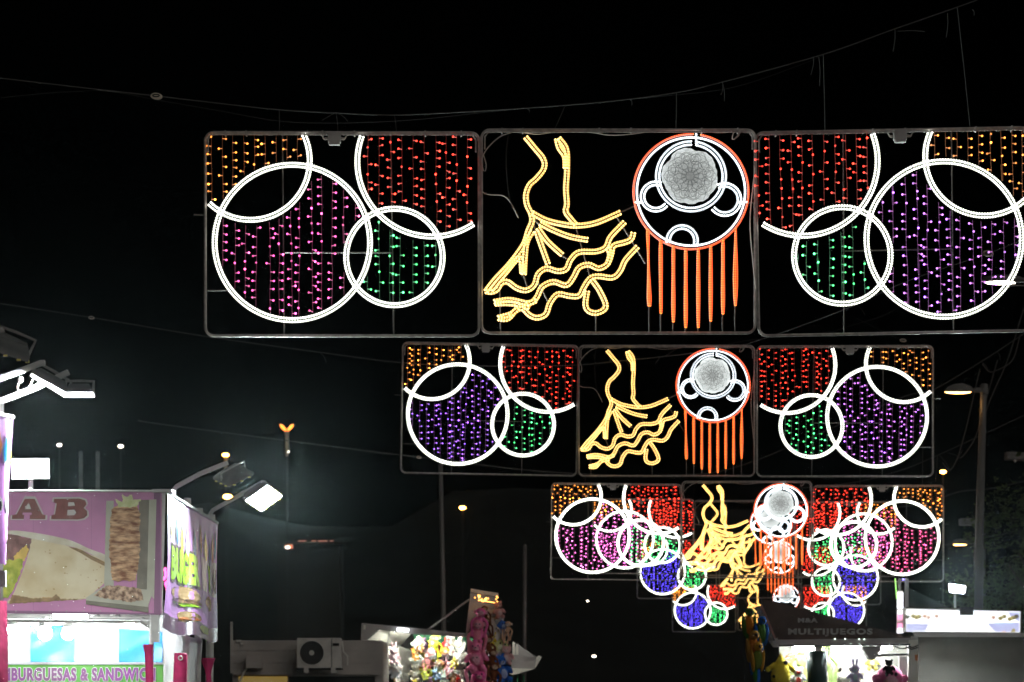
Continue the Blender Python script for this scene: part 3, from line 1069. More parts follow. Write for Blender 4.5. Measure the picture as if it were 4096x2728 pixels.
# counter room behind the sign
rm = MB()
yb = 26.6
for q in [(at(-700, 2400, yb), at(690, 2400, yb), at(690, 2900, yb), at(-700, 2900, yb))]:
    rm.add([v - kbase for v in q], [(0, 1, 2, 3)])
zt = at(0, 2452, KD).z + 0.02
rm.add([Vector((at(-700, 0, KD).x, KD + 0.14, zt)) - kbase, Vector((at(640, 0, KD).x, KD + 0.14, zt)) - kbase, Vector((at(690, 0, yb).x, yb - 0.01, zt + 0.05)) - kbase, Vector((at(-700, 0, yb).x, yb - 0.01, zt + 0.05)) - kbase], [(0, 1, 2, 3)])
rm.build('back_wall', M['tarp_white'], booth)
for x0, x1, y0, y1, sk in ((123, 297, 2504, 2647, 0), (476, 650, 2516, 2655, 12)):
    bl = MB()
    nx, ny = 8, 7
    vs = []
    for j in range(ny + 1):
        for i in range(nx + 1):
            s, t = i / nx, j / ny
            p = at(x0 + (x1 - x0) * s, y0 + (y1 - y0) * t + sk * s * (1 - t), yb - 0.03) - kbase
            p.y += 0.012 * math.sin(5 * s + 7 * t) - 0.012
            vs.append(p)
    bl.add(vs, [(j * (nx + 1) + i, j * (nx + 1) + i + 1, (j + 1) * (nx + 1) + i + 1, (j + 1) * (nx + 1) + i) for j in range(ny) for i in range(nx)])
    bl.build('blue_sheet', M['tarp_blue'], booth, smooth=True)
# burger menu board
gz = 25.4
gb = MB()
p0, p1 = at(-560, 2658, gz), at(654, 2740, gz)
p1.z = 1.75
gb.box(((p0.x + p1.x) / 2 - kbase.x, gz + 0.04 - kbase.y, (p0.z + p1.z) / 2), (p1.x - p0.x, 0.06, p0.z - p1.z))
menu = gb.build('menu_board', M['green_sign'], booth)
fr = MB()
fr.box(((p0.x + p1.x) / 2 - kbase.x, gz + 0.03 - kbase.y, p0.z + 0.012), (p1.x - p0.x + 0.03, 0.09, 0.024))
fr.box((p1.x + 0.012 - kbase.x, gz + 0.03 - kbase.y, (p0.z + p1.z) / 2 - 0.012), (0.024, 0.09, p0.z - p1.z))
fr.build('board_trim', M['white_text'], menu)
T = 'HAMBURGUESAS & SANDWICH'
t1 = text_mesh(T, 'menu_text', 0.045, 1.12)
bx_ = fit_text(t1, -57, 622, 2724, 2671, lambda x, y: at(x, y, gz) + Vector((0, -0.006, 0)) - kbase)
t1.materials.append(M['purple_text'])
link('lettering', t1, menu)
t2 = text_mesh(T, 'menu_text_edge', 0.085, 1.12)
fit_text(t2, -57, 622, 2724, 2671, lambda x, y: at(x, y, gz) + Vector((0, -0.001, 0)) - kbase, bx_)
t2.materials.append(M['white_text'])
link('lettering_edge', t2, menu)


def lamp_bulb(px, py, d, r, parent, base, m='bulb_white', cap=True):
    c = at(px, py, d) - base
    b = MB()
    b.tube([c + Vector((0, 0, 0.9 * r)), c + Vector((0, 0, 2.2 * r))], 0.9 * r, 8, r2=0.35 * r)
    s = b.build('bulb_socket', M['grey_paint'], parent)
    MB().ball(c, r, 12, 8).build('globe', M[m], s, smooth=True)


lamp_bulb(180, 2533, KD + 0.5, 0.075, booth, kbase)
lamp_bulb(272, 2534, 25.8, 0.07, booth, kbase, 'bulb_strong')
lamp_bulb(50, 2520, 25.8, 0.06, booth, kbase, 'bulb_strong')
lamp_bulb(520, 2488, 25.7, 0.05, booth, kbase, 'bulb_strong')
tb = MB()
tb.tube([at(214, 2463, KD + 0.4) - kbase, at(348, 2466, KD + 0.4) - kbase], 0.035, 8)
tb.build('fluorescent_tube', M['tube_white'], booth)
for px in (380, 462):
    b = MB()
    c = at(px, 2466, KD + 0.9) - kbase
    b.tube([c + Vector((0, 0, 0.06)), c], 0.02, 8, r2=0.06)
    b.build('lamp_shade', M['grey_paint'], booth)
bp = at(565, 2478, KD + 0.15) - kbase
MB().tube([bp, bp + Vector((0.10, 0, -0.07))], 0.03, 4).build('gusset', M['grey_paint'], booth)


# side banner: glossy printed sheet with hanging folds
def side_pt(s, t):
    """s along the depth 0..1, t down 0..1"""
    d = 24.15 + 3.75 * s
    sag = 14 * math.sin(math.pi * s) * (0.3 + 0.7 * t)
    xt = 668 + 206 * s
    yt = 1968 + 124 * s ** 0.95
    yb_ = 2510 + 52 * s + sag + 10 * math.sin(9 * s)
    y = yt + (yb_ - yt) * t
    x = xt - 22 * (1 - s) * t ** 2.2 - 6 * s * t
    p = at(x, y, d)
    k = 0.25 + 0.75 * min(1, t * 1.6)
    p.x += k * (0.018 * math.sin(11 * s + 1.2 * t) + 0.009 * math.sin(23 * s + 2.5 * t + 1) + 0.007 * math.sin(41 * s - 3 * t + 2 + 5 * s * t)) + 0.05 * math.sin(math.pi * s) * t
    return p


sb = side_pt(0, 1)
sb.z = 0
sban = thing('side_banner', 'glossy creased purple plastic banner along the side of the kebab stand', 'banner', sb)
M['banner_purple'] = let_through(mat('purple printed plastic', (0.58, 0.25, 0.66), 0.45, noise=0.12, nscale=2, coat=0.3, spec=0.3), 0.25, (0.5, 0.2, 0.6))
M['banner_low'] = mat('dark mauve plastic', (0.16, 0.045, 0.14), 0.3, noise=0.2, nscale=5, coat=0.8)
M['drop_blue'] = mat('blue print', (0.03, 0.22, 0.55), 0.25, coat=0.12, spec=0.25)
M['drop_orange'] = mat('orange print', (0.62, 0.20, 0.06), 0.25, coat=0.12, spec=0.25)
M['drop_yellow'] = mat('yellow print', (0.75, 0.60, 0.06), 0.25, coat=0.12, spec=0.25)
M['drop_white'] = mat('white print', (0.78, 0.76, 0.78), 0.25, coat=0.12, spec=0.25)
M['lime'] = mat('lime print', (0.38, 0.70, 0.03), 0.25, coat=0.12, spec=0.25)
M['ink'] = mat('black print', (0.03, 0.025, 0.04), 0.25, coat=0.12, spec=0.25)
M['bun'] = mat('printed bun', (0.60, 0.42, 0.22), 0.25, col2=(0.42, 0.26, 0.12), nscale=8, coat=0.12, spec=0.25)
M['patty'] = mat('printed patty', (0.20, 0.10, 0.05), 0.3, coat=0.12, spec=0.25)


def sheet(fn, ns, nt_, base, t0=0, t1=1):
    b = MB()
    vs = [fn(i / ns, t0 + (t1 - t0) * j / nt_) - base for j in range(nt_ + 1) for i in range(ns + 1)]
    b.add(vs, [(j * (ns + 1) + i, j * (ns + 1) + i + 1, (j + 1) * (ns + 1) + i + 1, (j + 1) * (ns + 1) + i) for j in range(nt_) for i in range(ns)])
    return b


sheet(side_pt, 90, 26, sb, 0, 0.885).build('sheet', M['banner_purple'], sban, smooth=True)
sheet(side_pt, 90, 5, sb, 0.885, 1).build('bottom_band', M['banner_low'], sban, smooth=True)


def on_side(off, fn=side_pt, base=None):
    return lambda s, t: fn(s, t) + Vector((off, -off * 0.3, 0)) - (base if base is not None else sb)


def patch(name, loops, m, off, parent=sban, fn=side_pt, base=None, cuts=3):
    """print on the folded sheet: subdivided so that it follows the folds"""
    import bmesh
    me = MB().poly(loops, lambda x, y: Vector((x, y, 0))).mesh(name, m if not isinstance(m, str) else M[m])
    bm = bmesh.new()
    bm.from_mesh(me)
    bmesh.ops.remove_doubles(bm, verts=bm.verts, dist=1e-5)
    bmesh.ops.subdivide_edges(bm, edges=bm.edges, cuts=cuts, use_grid_fill=True)
    bm.to_mesh(me)
    bm.free()
    f = on_side(off, fn, base)
    for v in me.vertices:
        v.co = f(min(1, max(0, v.co.x)), min(1, max(0, v.co.y)))
    for p in me.polygons:
        p.use_smooth = True
    return link(name, me, parent)


def drop(s, t, w, h):
    return [(s + w * math.cos(a) * (1 if math.sin(a) > 0 else (1 + math.sin(a)) ** 0.8), t + h * math.sin(a)) for a in [k * 2 * math.pi / 14 for k in range(14)]]


for i, (s, t, c) in enumerate(((0.06, 0.20, 'orange'), (0.17, 0.23, 'blue'), (0.27, 0.29, 'yellow'), (0.40, 0.31, 'white'), (0.52, 0.28, 'blue'), (0.62, 0.22, 'orange'), (0.72, 0.26, 'yellow'), (0.80, 0.30, 'blue'), (0.88, 0.24, 'orange'), (0.95, 0.20, 'blue'))):
    patch('drop_edge', drop(s, t, 0.036, 0.135), 'drop_white', 0.004)
    patch('drop', drop(s, t, 0.027, 0.118), 'drop_' + c, 0.008)
me = text_mesh('BURGER', 'burger_text', 0.06, 1.0)
me2 = text_mesh('BURGER', 'burger_edge', 0.13, 1.0)
import bmesh
bxx = None
for mm, m_, off, nm in ((me, 'lime', 0.009, 'lettering'), (me2, 'ink', 0.005, 'lettering_edge')):
    bm = bmesh.new()
    bm.from_mesh(mm)
    bmesh.ops.subdivide_edges(bm, edges=bm.edges, cuts=2, use_grid_fill=True)
    bm.to_mesh(mm)
    bm.free()
    bxx = fit_text(mm, 0.07, 0.58, 0.62, 0.37, on_side(off), bxx)
    mm.materials.append(M[m_])
    link(nm, mm, sban)
me = text_mesh('N', 'letter_n', 0.06)
fit_text(me, 0.90, 0.985, 0.60, 0.40, on_side(0.008))
me.materials.append(M['ink'])
link('lettering', me, sban)
patch('white_panel', [(0.62, 0.36), (0.99, 0.34), (0.99, 0.63), (0.66, 0.62)], 'drop_white', 0.003, cuts=5)
patch('lime_panel', [(0.74, 0.40), (0.83, 0.40), (0.85, 0.60), (0.76, 0.60)], 'lime', 0.006)
el = lambda s, t, a, b: [(s + a * math.cos(k * 0.4189), t + b * math.sin(k * 0.4189)) for k in range(15)]
patch('burger_bun', el(0.35, 0.70, 0.25, 0.065), 'bun', 0.004, cuts=4)
patch('burger_patty', el(0.37, 0.75, 0.25, 0.022), 'patty', 0.007)
patch('burger_lettuce', el(0.36, 0.775, 0.24, 0.014), 'lime', 0.009)
patch('sandwich_bread', el(0.40, 0.86, 0.22, 0.04), 'bun', 0.004, cuts=4)
patch('sandwich_filling', el(0.42, 0.875, 0.18, 0.015), 'drop_orange', 0.007)
patch('snack_picture', el(0.80, 0.70, 0.10, 0.06), 'bun', 0.004)
patch('snack_picture', el(0.68, 0.93, 0.10, 0.03), 'lettuce', 0.008)
beam('hem_pole', side_pt(0, 0), side_pt(1, 0), 0.022, M['white_paint'], sban, sb, 6)


# white tarpaulin wall below the banner and magenta cloths rolled at the posts
def tarp_pt(s, t):
    d = 25.2 + 2.3 * s
    p = at(648 + 160 * s - 8 * t * s, 2520 + 40 * s + (2900 - 2520) * t, d)
    p.x += 0.02 * math.sin(9 * s + 3 * t)
    return p


tb0 = tarp_pt(0.5, 1)
tb0.z = 0
o = sheet(tarp_pt, 24, 8, tb0).build('tarpaulin', M['tarp_white'], smooth=True)
o.location = tb0
tag(o, 'white tarpaulin wall hanging under the purple side banner', 'tarpaulin')


def cloth(label, d, cols, hook=None):
    """a cloth gathered round a post: cols are rows of (y, x0, x1) in photograph pixels"""
    base = at((cols[-1][1] + cols[-1][2]) / 2, cols[-1][0], d)
    b = MB()
    n = 12
    for y, x0, x1 in cols:
        c = at((x0 + x1) / 2, y, d) - base
        w = (x1 - x0) / 2 * d / F
        for k in range(n):
            a = 2 * math.pi * k / n
            f = 1 + (0.16 if k % 2 else -0.06)
            b.v.append(c + Vector((w * math.cos(a) * (f if 0.1 < abs(math.cos(a)) < 0.95 else 1), w * 0.7 * math.sin(a) * f, 0)))
    for j in range(len(cols) - 1):
        for k in range(n):
            l = (k + 1) % n
            b.f.append((j * n + k, (j + 1) * n + k, (j + 1) * n + l, j * n + l))
    b.f.append(tuple(range(n)))
    root = thing('rolled_cloth', label, 'cloth', base, group='magenta cloths gathered at the stand posts')
    b.build('cloth', M['magenta_cloth'], root, smooth=True)
    if hook:
        e = MB()
        c = at(hook[0], hook[1], d - 0.09) - base
        e.tube([c + Vector((0.022 * math.cos(k * 0.6283), 0, 0.022 * math.sin(k * 0.6283))) for k in range(10)], 0.007, 5, closed=True)
        e.build('eyelet', M['steel'], root)


cloth('dark magenta cloth rolled round the post in front of the green menu board', 23.95, [(2578, 573, 612), (2586, 574, 611), (2620, 580, 611), (2660, 582, 612), (2740, 584, 613), (2900, 584, 614)])
cloth('bright magenta cloth with a metal eyelet, hanging before the white tarpaulin', 25.2, [(2612, 700, 742), (2618, 698, 748), (2660, 697, 748), (2740, 694, 746), (2900, 692, 744)], hook=(722, 2632))
cloth('magenta cloth twisted round the last post under the corner of the banner', 27.3, [(2632, 808, 862), (2645, 806, 856), (2680, 820, 846), (2700, 824, 844), (2760, 826, 848), (2900, 826, 850)])


# ------------------------------------------------------------------ floodlights on arms
def flood(label, quad, back, lit, arm, ar=0.024, lens_m=None, bracket=True, clips=True):
    """quad: four (px,py,depth) corners of the lens; the housing lies behind it by the vector back"""
    q = [at(*c) for c in quad]
    ctr = sum(q, Vector()) / 4
    base = at(*arm[0]) if arm else ctr
    root = thing('floodlight', label, 'floodlight', base, group='floodlights on bent arms')
    q = [p - base for p in q]
    ctr = ctr - base
    n = Vector(back)
    hb = MB()
    rim = [ctr + (p - ctr) * 1.06 for p in q]
    bk = [ctr + (p - ctr) * 0.72 + n for p in q]
    md = [ctr + (p - ctr) * 1.06 + n * 0.35 for p in q]
    hb.add(rim + md + bk, [(0, 1, 5, 4), (1, 2, 6, 5), (2, 3, 7, 6), (3, 0, 4, 7), (4, 5, 9, 8), (5, 6, 10, 9), (6, 7, 11, 10), (7, 4, 8, 11), (8, 9, 10, 11)])
    hs = hb.build('housing', M['housing'], root)
    ft = n.normalized() * 0.008
    lb = MB()
    nn = (q[1] - q[0]).cross(q[2] - q[1])
    lb.add([p + ft for p in q], [(0, 1, 2, 3) if nn.dot(n) < 0 else (3, 2, 1, 0)])
    lb.build('lens', (lens_m or M['lamp_white']) if lit else M['lens_off'], hs)
    if clips:
        for i in range(4):
            a, b2 = rim[i], rim[(i + 1) % 4]
            for k in range(3):
                MB().box(a.lerp(b2, 0.2 + 0.3 * k) - ft * 0.5, (0.03, 0.012, 0.014)).build('clip', M['yellow_clip'], hs)
    if bracket:
        sb_ = MB()
        e1 = (q[0] + q[1]) / 2
        e2 = (q[2] + q[3]) / 2
        top = ctr + n * 1.45
        sb_.tube([e1 + n * 0.3, e1 + n * 1.4, top, e2 + n * 1.4, e2 + n * 0.3], 0.012, 4)
        sb_.build('bracket', M['steel'], root)
    if arm:
        ab = MB()
        ab.tube([at(*p) - base for p in arm], ar, 8)
        ab.build('arm', M['white_paint'], root)
    return root


flood('lit floodlight facing the viewer, tilted, right of the kebab stand', [(985, 2003, 26.4), (1045, 2043, 26.6), (1128, 1985, 26.75), (1070, 1943, 26.55)], (-0.09, 0.12, 0.09), True,
      [(842, 2092, 27.6), (843, 2052, 27.6), (852, 2040, 27.5), (950, 1985, 27.2), (1052, 1928, 26.9)])
flood('unlit grey floodlight on the arm above the purple side banner', [(857, 1917, 25.2), (918, 1946, 25.0), (1012, 1898, 25.1), (948, 1866, 25.35)], (-0.01, 0.05, 0.075), False,
      [(694, 1992, 25.2), (696, 1958, 25.2), (706, 1946, 25.2), (800, 1895, 25.2), (912, 1850, 25.2)])
flood('bright square floodlight standing on top of the kebab sign', [(50, 1837, 24.05), (191, 1837, 24.05), (193, 1912, 24.14), (50, 1914, 24.14)], (0, 0.12, 0.03), True,
      [(123, 1965, 24.2), (123, 1915, 24.2)], bracket=False, clips=False)
flood('lit floodlight at upper left, nearly edge on, inner one of the pair', [(128, 1497, 18.4), (124, 1506, 18.9), (258, 1588, 18.9), (264, 1572, 18.4)], (0.03, 0.02, 0.075), True,
      [(-150, 1565, 18.6), (-20, 1520, 18.6), (60, 1492, 18.6), (165, 1452, 18.6), (180, 1452, 18.6)], lens_m=M['lamp_side'], clips=False)
flood('lit floodlight at upper left, horizontal, outer one of the pair', [(264, 1571, 18.4), (257, 1589, 18.9), (376, 1589, 18.9), (366, 1571, 18.4)], (0.0, 0.03, 0.08), True,
      [(-150, 1655, 18.6), (0, 1606, 18.6), (140, 1552, 18.6), (275, 1488, 18.6)], lens_m=M['lamp_side'], clips=False)
flood('unlit floodlight cut off by the left edge, above the lit pair', [(-60, 1392, 18.2), (-50, 1362, 18.7), (104, 1432, 18.7), (106, 1447, 18.2)], (0.045, 0.03, 0.11), False,
      [(-180, 1380, 18.5), (-60, 1340, 18.5), (15, 1318, 18.5)])
b = MB()
b.tube([at(x, y, 18.5) for x, y in smooth_path([(80, 1520), (72, 1540), (72, 1555), (85, 1567), (105, 1562), (118, 1545), (130, 1520)], 5)], 0.005, 5)
b.ball(at(82, 1518, 18.5), (0.022, 0.02, 0.026), 8, 6)
tag(b.build('lamp_lead', M['pale_cable']), 'white cable loop with a plug hanging from the upper left lamp arm', 'cable')


# near booth at the very left edge: banner and magenta drape
def near_pt(s, t):
    d = 16.6 + 1.4 * s
    x = -150 + 203 * s - (36 + 10 * math.sin(5 * t)) * t * s
    y = 1628 + 40 * s + (2262 - 1668) * t
    p = at(x, y, d)
    p.x += 0.02 * math.sin(14 * s + 2 * t) * (0.3 + t) + 0.012 * math.sin(31 * s)
    return p


nb0 = near_pt(1, 1)
nb0.z = 0
nban = thing('corner_banner', 'narrow purple banner with coloured drops at the left edge of the photo', 'banner', nb0)
sheet(near_pt, 40, 22, nb0).build('sheet', M['banner_purple'], nban, smooth=True)
for s, t, c in ((0.78, 0.20, 'orange'), (0.86, 0.22, 'blue'), (0.96, 0.25, 'yellow'), (0.70, 0.23, 'yellow')):
    patch('drop_edge', drop(s, t, 0.040, 0.11), 'drop_white', 0.004, nban, near_pt, nb0)
    patch('drop', drop(s, t, 0.032, 0.095), 'drop_' + c, 0.008, nban, near_pt, nb0)
for s in (0.80, 0.90, 0.97):
    patch('ornament_edge', el(s, 0.60, 0.04, 0.06), 'drop_white', 0.004, nban, near_pt, nb0)
    patch('ornament', el(s, 0.605, 0.026, 0.045), 'ink', 0.008, nban, near_pt, nb0)
patch('green_mark', [(0.88, 0.83), (0.99, 0.83), (0.99, 0.86), (0.88, 0.86)], 'lime', 0.006, nban, near_pt, nb0)
beam('hem_pole', near_pt(0, 0), near_pt(1, 0), 0.02, M['white_paint'], nban, nb0, 6)
beam('post', at(-4, 1610, 18.1), at(-8, 2900, 18.1), 0.05, M['white_paint'], nban, nb0)


def drape_pt(s, t):
    d = 17.0 + 1.0 * s
    x = -160 + (193 - 14 * t + 8 * math.sin(3 * t)) * s
    p = at(x, 2385 + 20 * s + 520 * t, d)
    p.x += 0.02 * math.sin(12 * s + t)
    p.y += 0.03 * math.cos(17 * s)
    return p


dr0 = drape_pt(0.5, 1)
dr0.z = 0
o = sheet(drape_pt, 30, 8, dr0).build('drape', M['magenta_cloth'], smooth=True)
o.location = dr0
tag(o, 'magenta drape hanging below the narrow banner at the left edge', 'cloth')
o = MB().box((0, 0, 0), (0.14, 0.04, 0.12)).build('banner_weight', M['white_paint'])
o.location = at(-14, 2315, 17.9)
tag(o, 'grey board end between the corner banner and the magenta drape', 'board')

# ------------------------------------------------------------------ trailer with air conditioner
TD = 47.0
M['trailer'] = mat('grey beige trailer skin', (0.45, 0.415, 0.38), 0.55, noise=0.16, nscale=1.2, bump=0.1)
M['ac_white'] = mat('weathered white metal', (0.68, 0.66, 0.61), 0.5, noise=0.12, nscale=4)
M['dark'] = mat('dark opening', (0.02, 0.02, 0.02), 0.7)
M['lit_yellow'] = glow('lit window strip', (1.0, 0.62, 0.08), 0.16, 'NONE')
tr0 = at(1215, HZ, TD)
tr0.z = 0
trl = thing('trailer', 'grey fairground trailer with rooftop equipment, behind the kebab stand', 'trailer', tr0)
p0, p1 = at(930, 2557, TD), at(1530, 2728, TD)
rot = Matrix.Rotation(-0.012, 3, 'Y')
MB().box(((p0.x + p1.x) / 2 - tr0.x, 1.2, (p0.z + 0.5) / 2 - 0.02), (p1.x - p0.x, 2.4, p0.z - 0.5)).build('body', M['trailer'], trl)
MB().box(((p0.x + p1.x) / 2 - tr0.x, -0.04, at(0, 2694, TD).z), (p1.x - p0.x - 0.05, 0.12, 0.05)).build('ledge', M['trailer'], trl)
for x0, x1, m_ in ((955, 1150, 'lit_yellow'), (1155, 1500, 'dark')):
    MB().box((at((x0 + x1) / 2, 0, TD).x - tr0.x, -0.002, at(0, 2722, TD).z), ((x1 - x0) * TD / F, 0.02, 0.16)).build('window', M[m_], trl)
for k, (x, y, w) in enumerate(((955, 2563, 20), (968, 2575, 12))):
    MB().box(at(x, y, TD - 0.02) - tr0, (w * TD / F, 0.03, 0.035)).build('marker_lamp', M['ac_white'], trl)
MB().box(at(1018, 2648, TD - 0.15) - tr0, (0.30, 0.3, 0.24)).build('utility_box', M['trailer'], trl)
MB().tube([at(988, 2672, TD - 0.2) - tr0, at(975, 2690, TD - 0.2) - tr0, at(958, 2728, TD - 0.2) - tr0], 0.02, 5).build('pipe', M['ac_white'], trl)
MB().box((p0.x - tr0.x - 0.02, 0.02, (at(0, 2590, TD).z)), (0.04, 0.1, 1.0)).build('corner_trim', M['trailer'], trl)
for yy in (2600, 2650):
    MB().box(((p0.x + p1.x) / 2 - tr0.x, -0.006, at(0, yy, TD).z), (p1.x - p0.x - 0.02, 0.012, 0.012)).build('seam', M['trailer'], trl)
ac0 = at(1278, 2672, TD - 0.4)
ac = thing('air_conditioner', 'outdoor air conditioner with a round fan, on the trailer wall', 'air conditioner', ac0)
aw, ah = 172 * TD / F, 118 * TD / F
MB().box((0, 0, ah / 2), (aw, 0.34, ah)).build('casing', M['ac_white'], ac)
fx = -0.135
rad = 49 * TD / F
MB().tube([(fx + rad * math.cos(k * 0.2618), -0.172, ah / 2 + rad * math.sin(k * 0.2618)) for k in range(24)], 0.012, 5, closed=True).build('fan_ring', M['ac_white'], ac)
b = MB()
b.add([(fx + rad * math.cos(k * 0.2618), -0.1715, ah / 2 + rad * math.sin(k * 0.2618)) for k in range(24)], [tuple(range(24))])
b.build('fan_opening', M['dark'], ac)
b = MB()
for k in range(1, 7):
    rr = rad * k / 7
    b.tube([(fx + rr * math.cos(j * 0.3307), -0.178, ah / 2 + rr * math.sin(j * 0.3307)) for j in range(19)], 0.003, 3, closed=True)
b.build('fan_grille', M['housing'], ac)
b = MB()
b.tube([(fx, -0.165, ah / 2), (fx, -0.19, ah / 2)], 0.05, 14)
b.build('hub', M['ac_white'], ac)
MB().box((0.25, -0.174, ah / 2), (0.008, 0.01, ah * 0.96)).build('seam', M['dark'], ac)
MB().box((0.33, -0.174, ah * 0.78), (0.12, 0.012, 0.05)).build('handle', M['dark'], ac)
for k in (-0.24, 0.28):
    MB().box((k, 0, -0.05), (0.09, 0.4, 0.09)).build('foot', M['ac_white'], ac)
MB().box((0.0, 0, -0.02), (aw + 0.05, 0.36, 0.03)).build('tray', M['dark'], ac)
MB().tube([(aw / 2 + 0.03, -0.1, ah * 0.9), (aw / 2 + 0.05, -0.1, ah * 0.55), (aw / 2 + 0.13, -0.1, ah * 0.4), (aw / 2 + 0.13, -0.1, 0.05)], 0.016, 5).build('pipe', M['ac_white'], ac)


# ------------------------------------------------------------------ plush toys
def soft(col):
    key = 'plush %.2f %.2f %.2f' % col
    if key not in M:
        M[key] = mat('plush', col, 0.95, noise=0.12, nscale=30, spec=0.1)
    return M[key]


def ellip(c, r, rot=None, nu=12, nv=8):
    return MB().ball(c, r, nu, nv, rot)


def rx(a):
    return Matrix.Rotation(a, 3, 'Y')


PL = {}
DK = mat('black plastic eye', (0.01, 0.01, 0.01), 0.3)


def plush_parts(kind):
    """part name, mesh, colour slot (0 main, 1 light, 2 dark)"""
    if kind in PL:
        return PL[kind]
    P = []
    def a(n, b, s=0):
        P.append((n, b.mesh(n, DK, True), s))
    if kind == 'bear' or kind == 'rabbit' or kind == 'cat':
        a('body', ellip((0, 0, 0.38), (0.24, 0.20, 0.28)))
        a('belly', ellip((0, -0.09, 0.37), (0.16, 0.13, 0.20)), 1)
        a('head', ellip((0, -0.02, 0.80), (0.23, 0.20, 0.20)))
        a('muzzle', ellip((0, -0.19, 0.75), (0.10, 0.08, 0.075)), 1)
        a('nose', ellip((0, -0.265, 0.78), (0.03, 0.02, 0.022), None, 6, 4), 2)
        for s in (-1, 1):
            if kind == 'bear':
                a('ear', ellip((s * 0.18, 0, 0.97), (0.085, 0.05, 0.085)))
            elif kind == 'rabbit':
                a('ear', ellip((s * 0.09, 0, 1.12), (0.06, 0.04, 0.22), rx(s * 0.15)))
            else:
                b = MB()
                b.tube([(s * 0.15, 0, 0.90), (s * 0.19, 0, 1.10)], 0.08, 6, r2=0.008)
                a('ear', b)
            a('arm', ellip((s * 0.28, -0.05, 0.47), (0.09, 0.09, 0.19), rx(-s * 0.6)))
            a('leg', ellip((s * 0.17, -0.14, 0.13), (0.11, 0.17, 0.12)))
            a('eye', ellip((s * 0.085, -0.195, 0.84), (0.024, 0.02, 0.028), None, 6, 4), 2)
    elif kind == 'monkey':
        a('head', ellip((0, -0.02, 1.0), (0.20, 0.18, 0.18)))
        a('face', ellip((0, -0.13, 0.97), (0.14, 0.09, 0.12)), 1)
        a('body', ellip((0, 0, 0.62), (0.15, 0.13, 0.24)))
        for s in (-1, 1):
            a('ear', ellip((s * 0.21, 0, 1.02), (0.07, 0.03, 0.08)), 1)
            b = MB()
            b.tube(smooth_path([(s * 0.10, 0, 0.80), (s * 0.30, -0.02, 0.60), (s * 0.27, -0.05, 0.30), (s * 0.24, -0.05, 0.10)], 0.06), 0.055, 8)
            b.ball((s * 0.24, -0.05, 0.08), 0.075, 8, 6)
            a('arm', b)
            b = MB()
            b.tube(smooth_path([(s * 0.08, 0, 0.45), (s * 0.13, -0.02, 0.2), (s * 0.10, -0.03, -0.1)], 0.06), 0.06, 8)
            b.ball((s * 0.10, -0.06, -0.12), (0.08, 0.11, 0.07), 8, 6)
            a('leg', b)
            a('eye', ellip((s * 0.06, -0.205, 1.01), (0.02, 0.02, 0.025), None, 6, 4), 2)
    elif kind == 'round':
        a('body', ellip((0, 0, 0.34), (0.36, 0.30, 0.34), None, 16, 10))
        a('belly', ellip((0, -0.16, 0.28), (0.22, 0.17, 0.20)), 1)
        for s in (-1, 1):
            a('eye', ellip((s * 0.12, -0.275, 0.44), (0.045, 0.03, 0.055), None, 8, 5), 2)
            a('fin', ellip((s * 0.36, -0.02, 0.30), (0.10, 0.06, 0.15), rx(s * 0.5)))
            a('foot', ellip((s * 0.15, -0.16, 0.03), (0.10, 0.13, 0.06)), 1)
        b = MB()
        b.tube([(0, 0, 0.66), (0.02, 0, 0.78)], 0.05, 6, r2=0.02)
        a('tuft', b)
    elif kind == 'drop':
        b = MB()
        prof = [(0.0, 0.0), (0.28, 0.03), (0.40, 0.25), (0.42, 0.5), (0.36, 0.78), (0.25, 1.0), (0.13, 1.18), (0.05, 1.32), (0.0, 1.42)]
        n = 16
        for r_, z in prof:
            for k in range(n):
                b.v.append(Vector((r_ * math.cos(k * 2 * math.pi / n), r_ * 0.8 * math.sin(k * 2 * math.pi / n), z)))
        for j in range(len(prof) - 1):
            for k in range(n):
                l = (k + 1) % n
                b.f.append((j * n + k, j * n + l, (j + 1) * n + l, (j + 1) * n + k))
        a('body', b)
        for x, z, s_ in ((0.14, 0.98, 1.0), (-0.36, 0.42, 0.8)):
            a('spot', ellip((x, -0.20 if x > 0 else -0.16, z), (0.10 * s_, 0.04, 0.09 * s_), None, 10, 6), 2)
        for s in (-1, 1):
            b = MB()
            b.tube([(s * 0.25, 0, 0.95), (s * 0.55, 0, 0.72)], 0.09, 8, r2=0.11)
            b.ball((s * 0.56, 0, 0.71), 0.12, 8, 6)
            a('arm', b)
    elif kind == 'parrot':
        a('body', ellip((0, 0, 0.55), (0.15, 0.13, 0.30)))
        a('head', ellip((0, -0.03, 0.92), (0.14, 0.13, 0.13)), 1)
        b = MB()
        b.tube([(0, -0.14, 0.93), (0, -0.22, 0.90), (0, -0.24, 0.84)], 0.05, 6, r2=0.01)
        a('beak', b, 2)
        for s in (-1, 1):
            a('wing', ellip((s * 0.16, 0.02, 0.50), (0.06, 0.11, 0.34), rx(s * 0.10)), 1)
            a('eye', ellip((s * 0.08, -0.14, 0.95), (0.02, 0.015, 0.02), None, 6, 4), 2)
        a('tail', ellip((0.03, 0.04, 0.05), (0.07, 0.04, 0.36)), 3)
        a('tail', ellip((-0.05, 0.03, 0.12), (0.06, 0.04, 0.28)), 4)
    PL[kind] = P
    return P


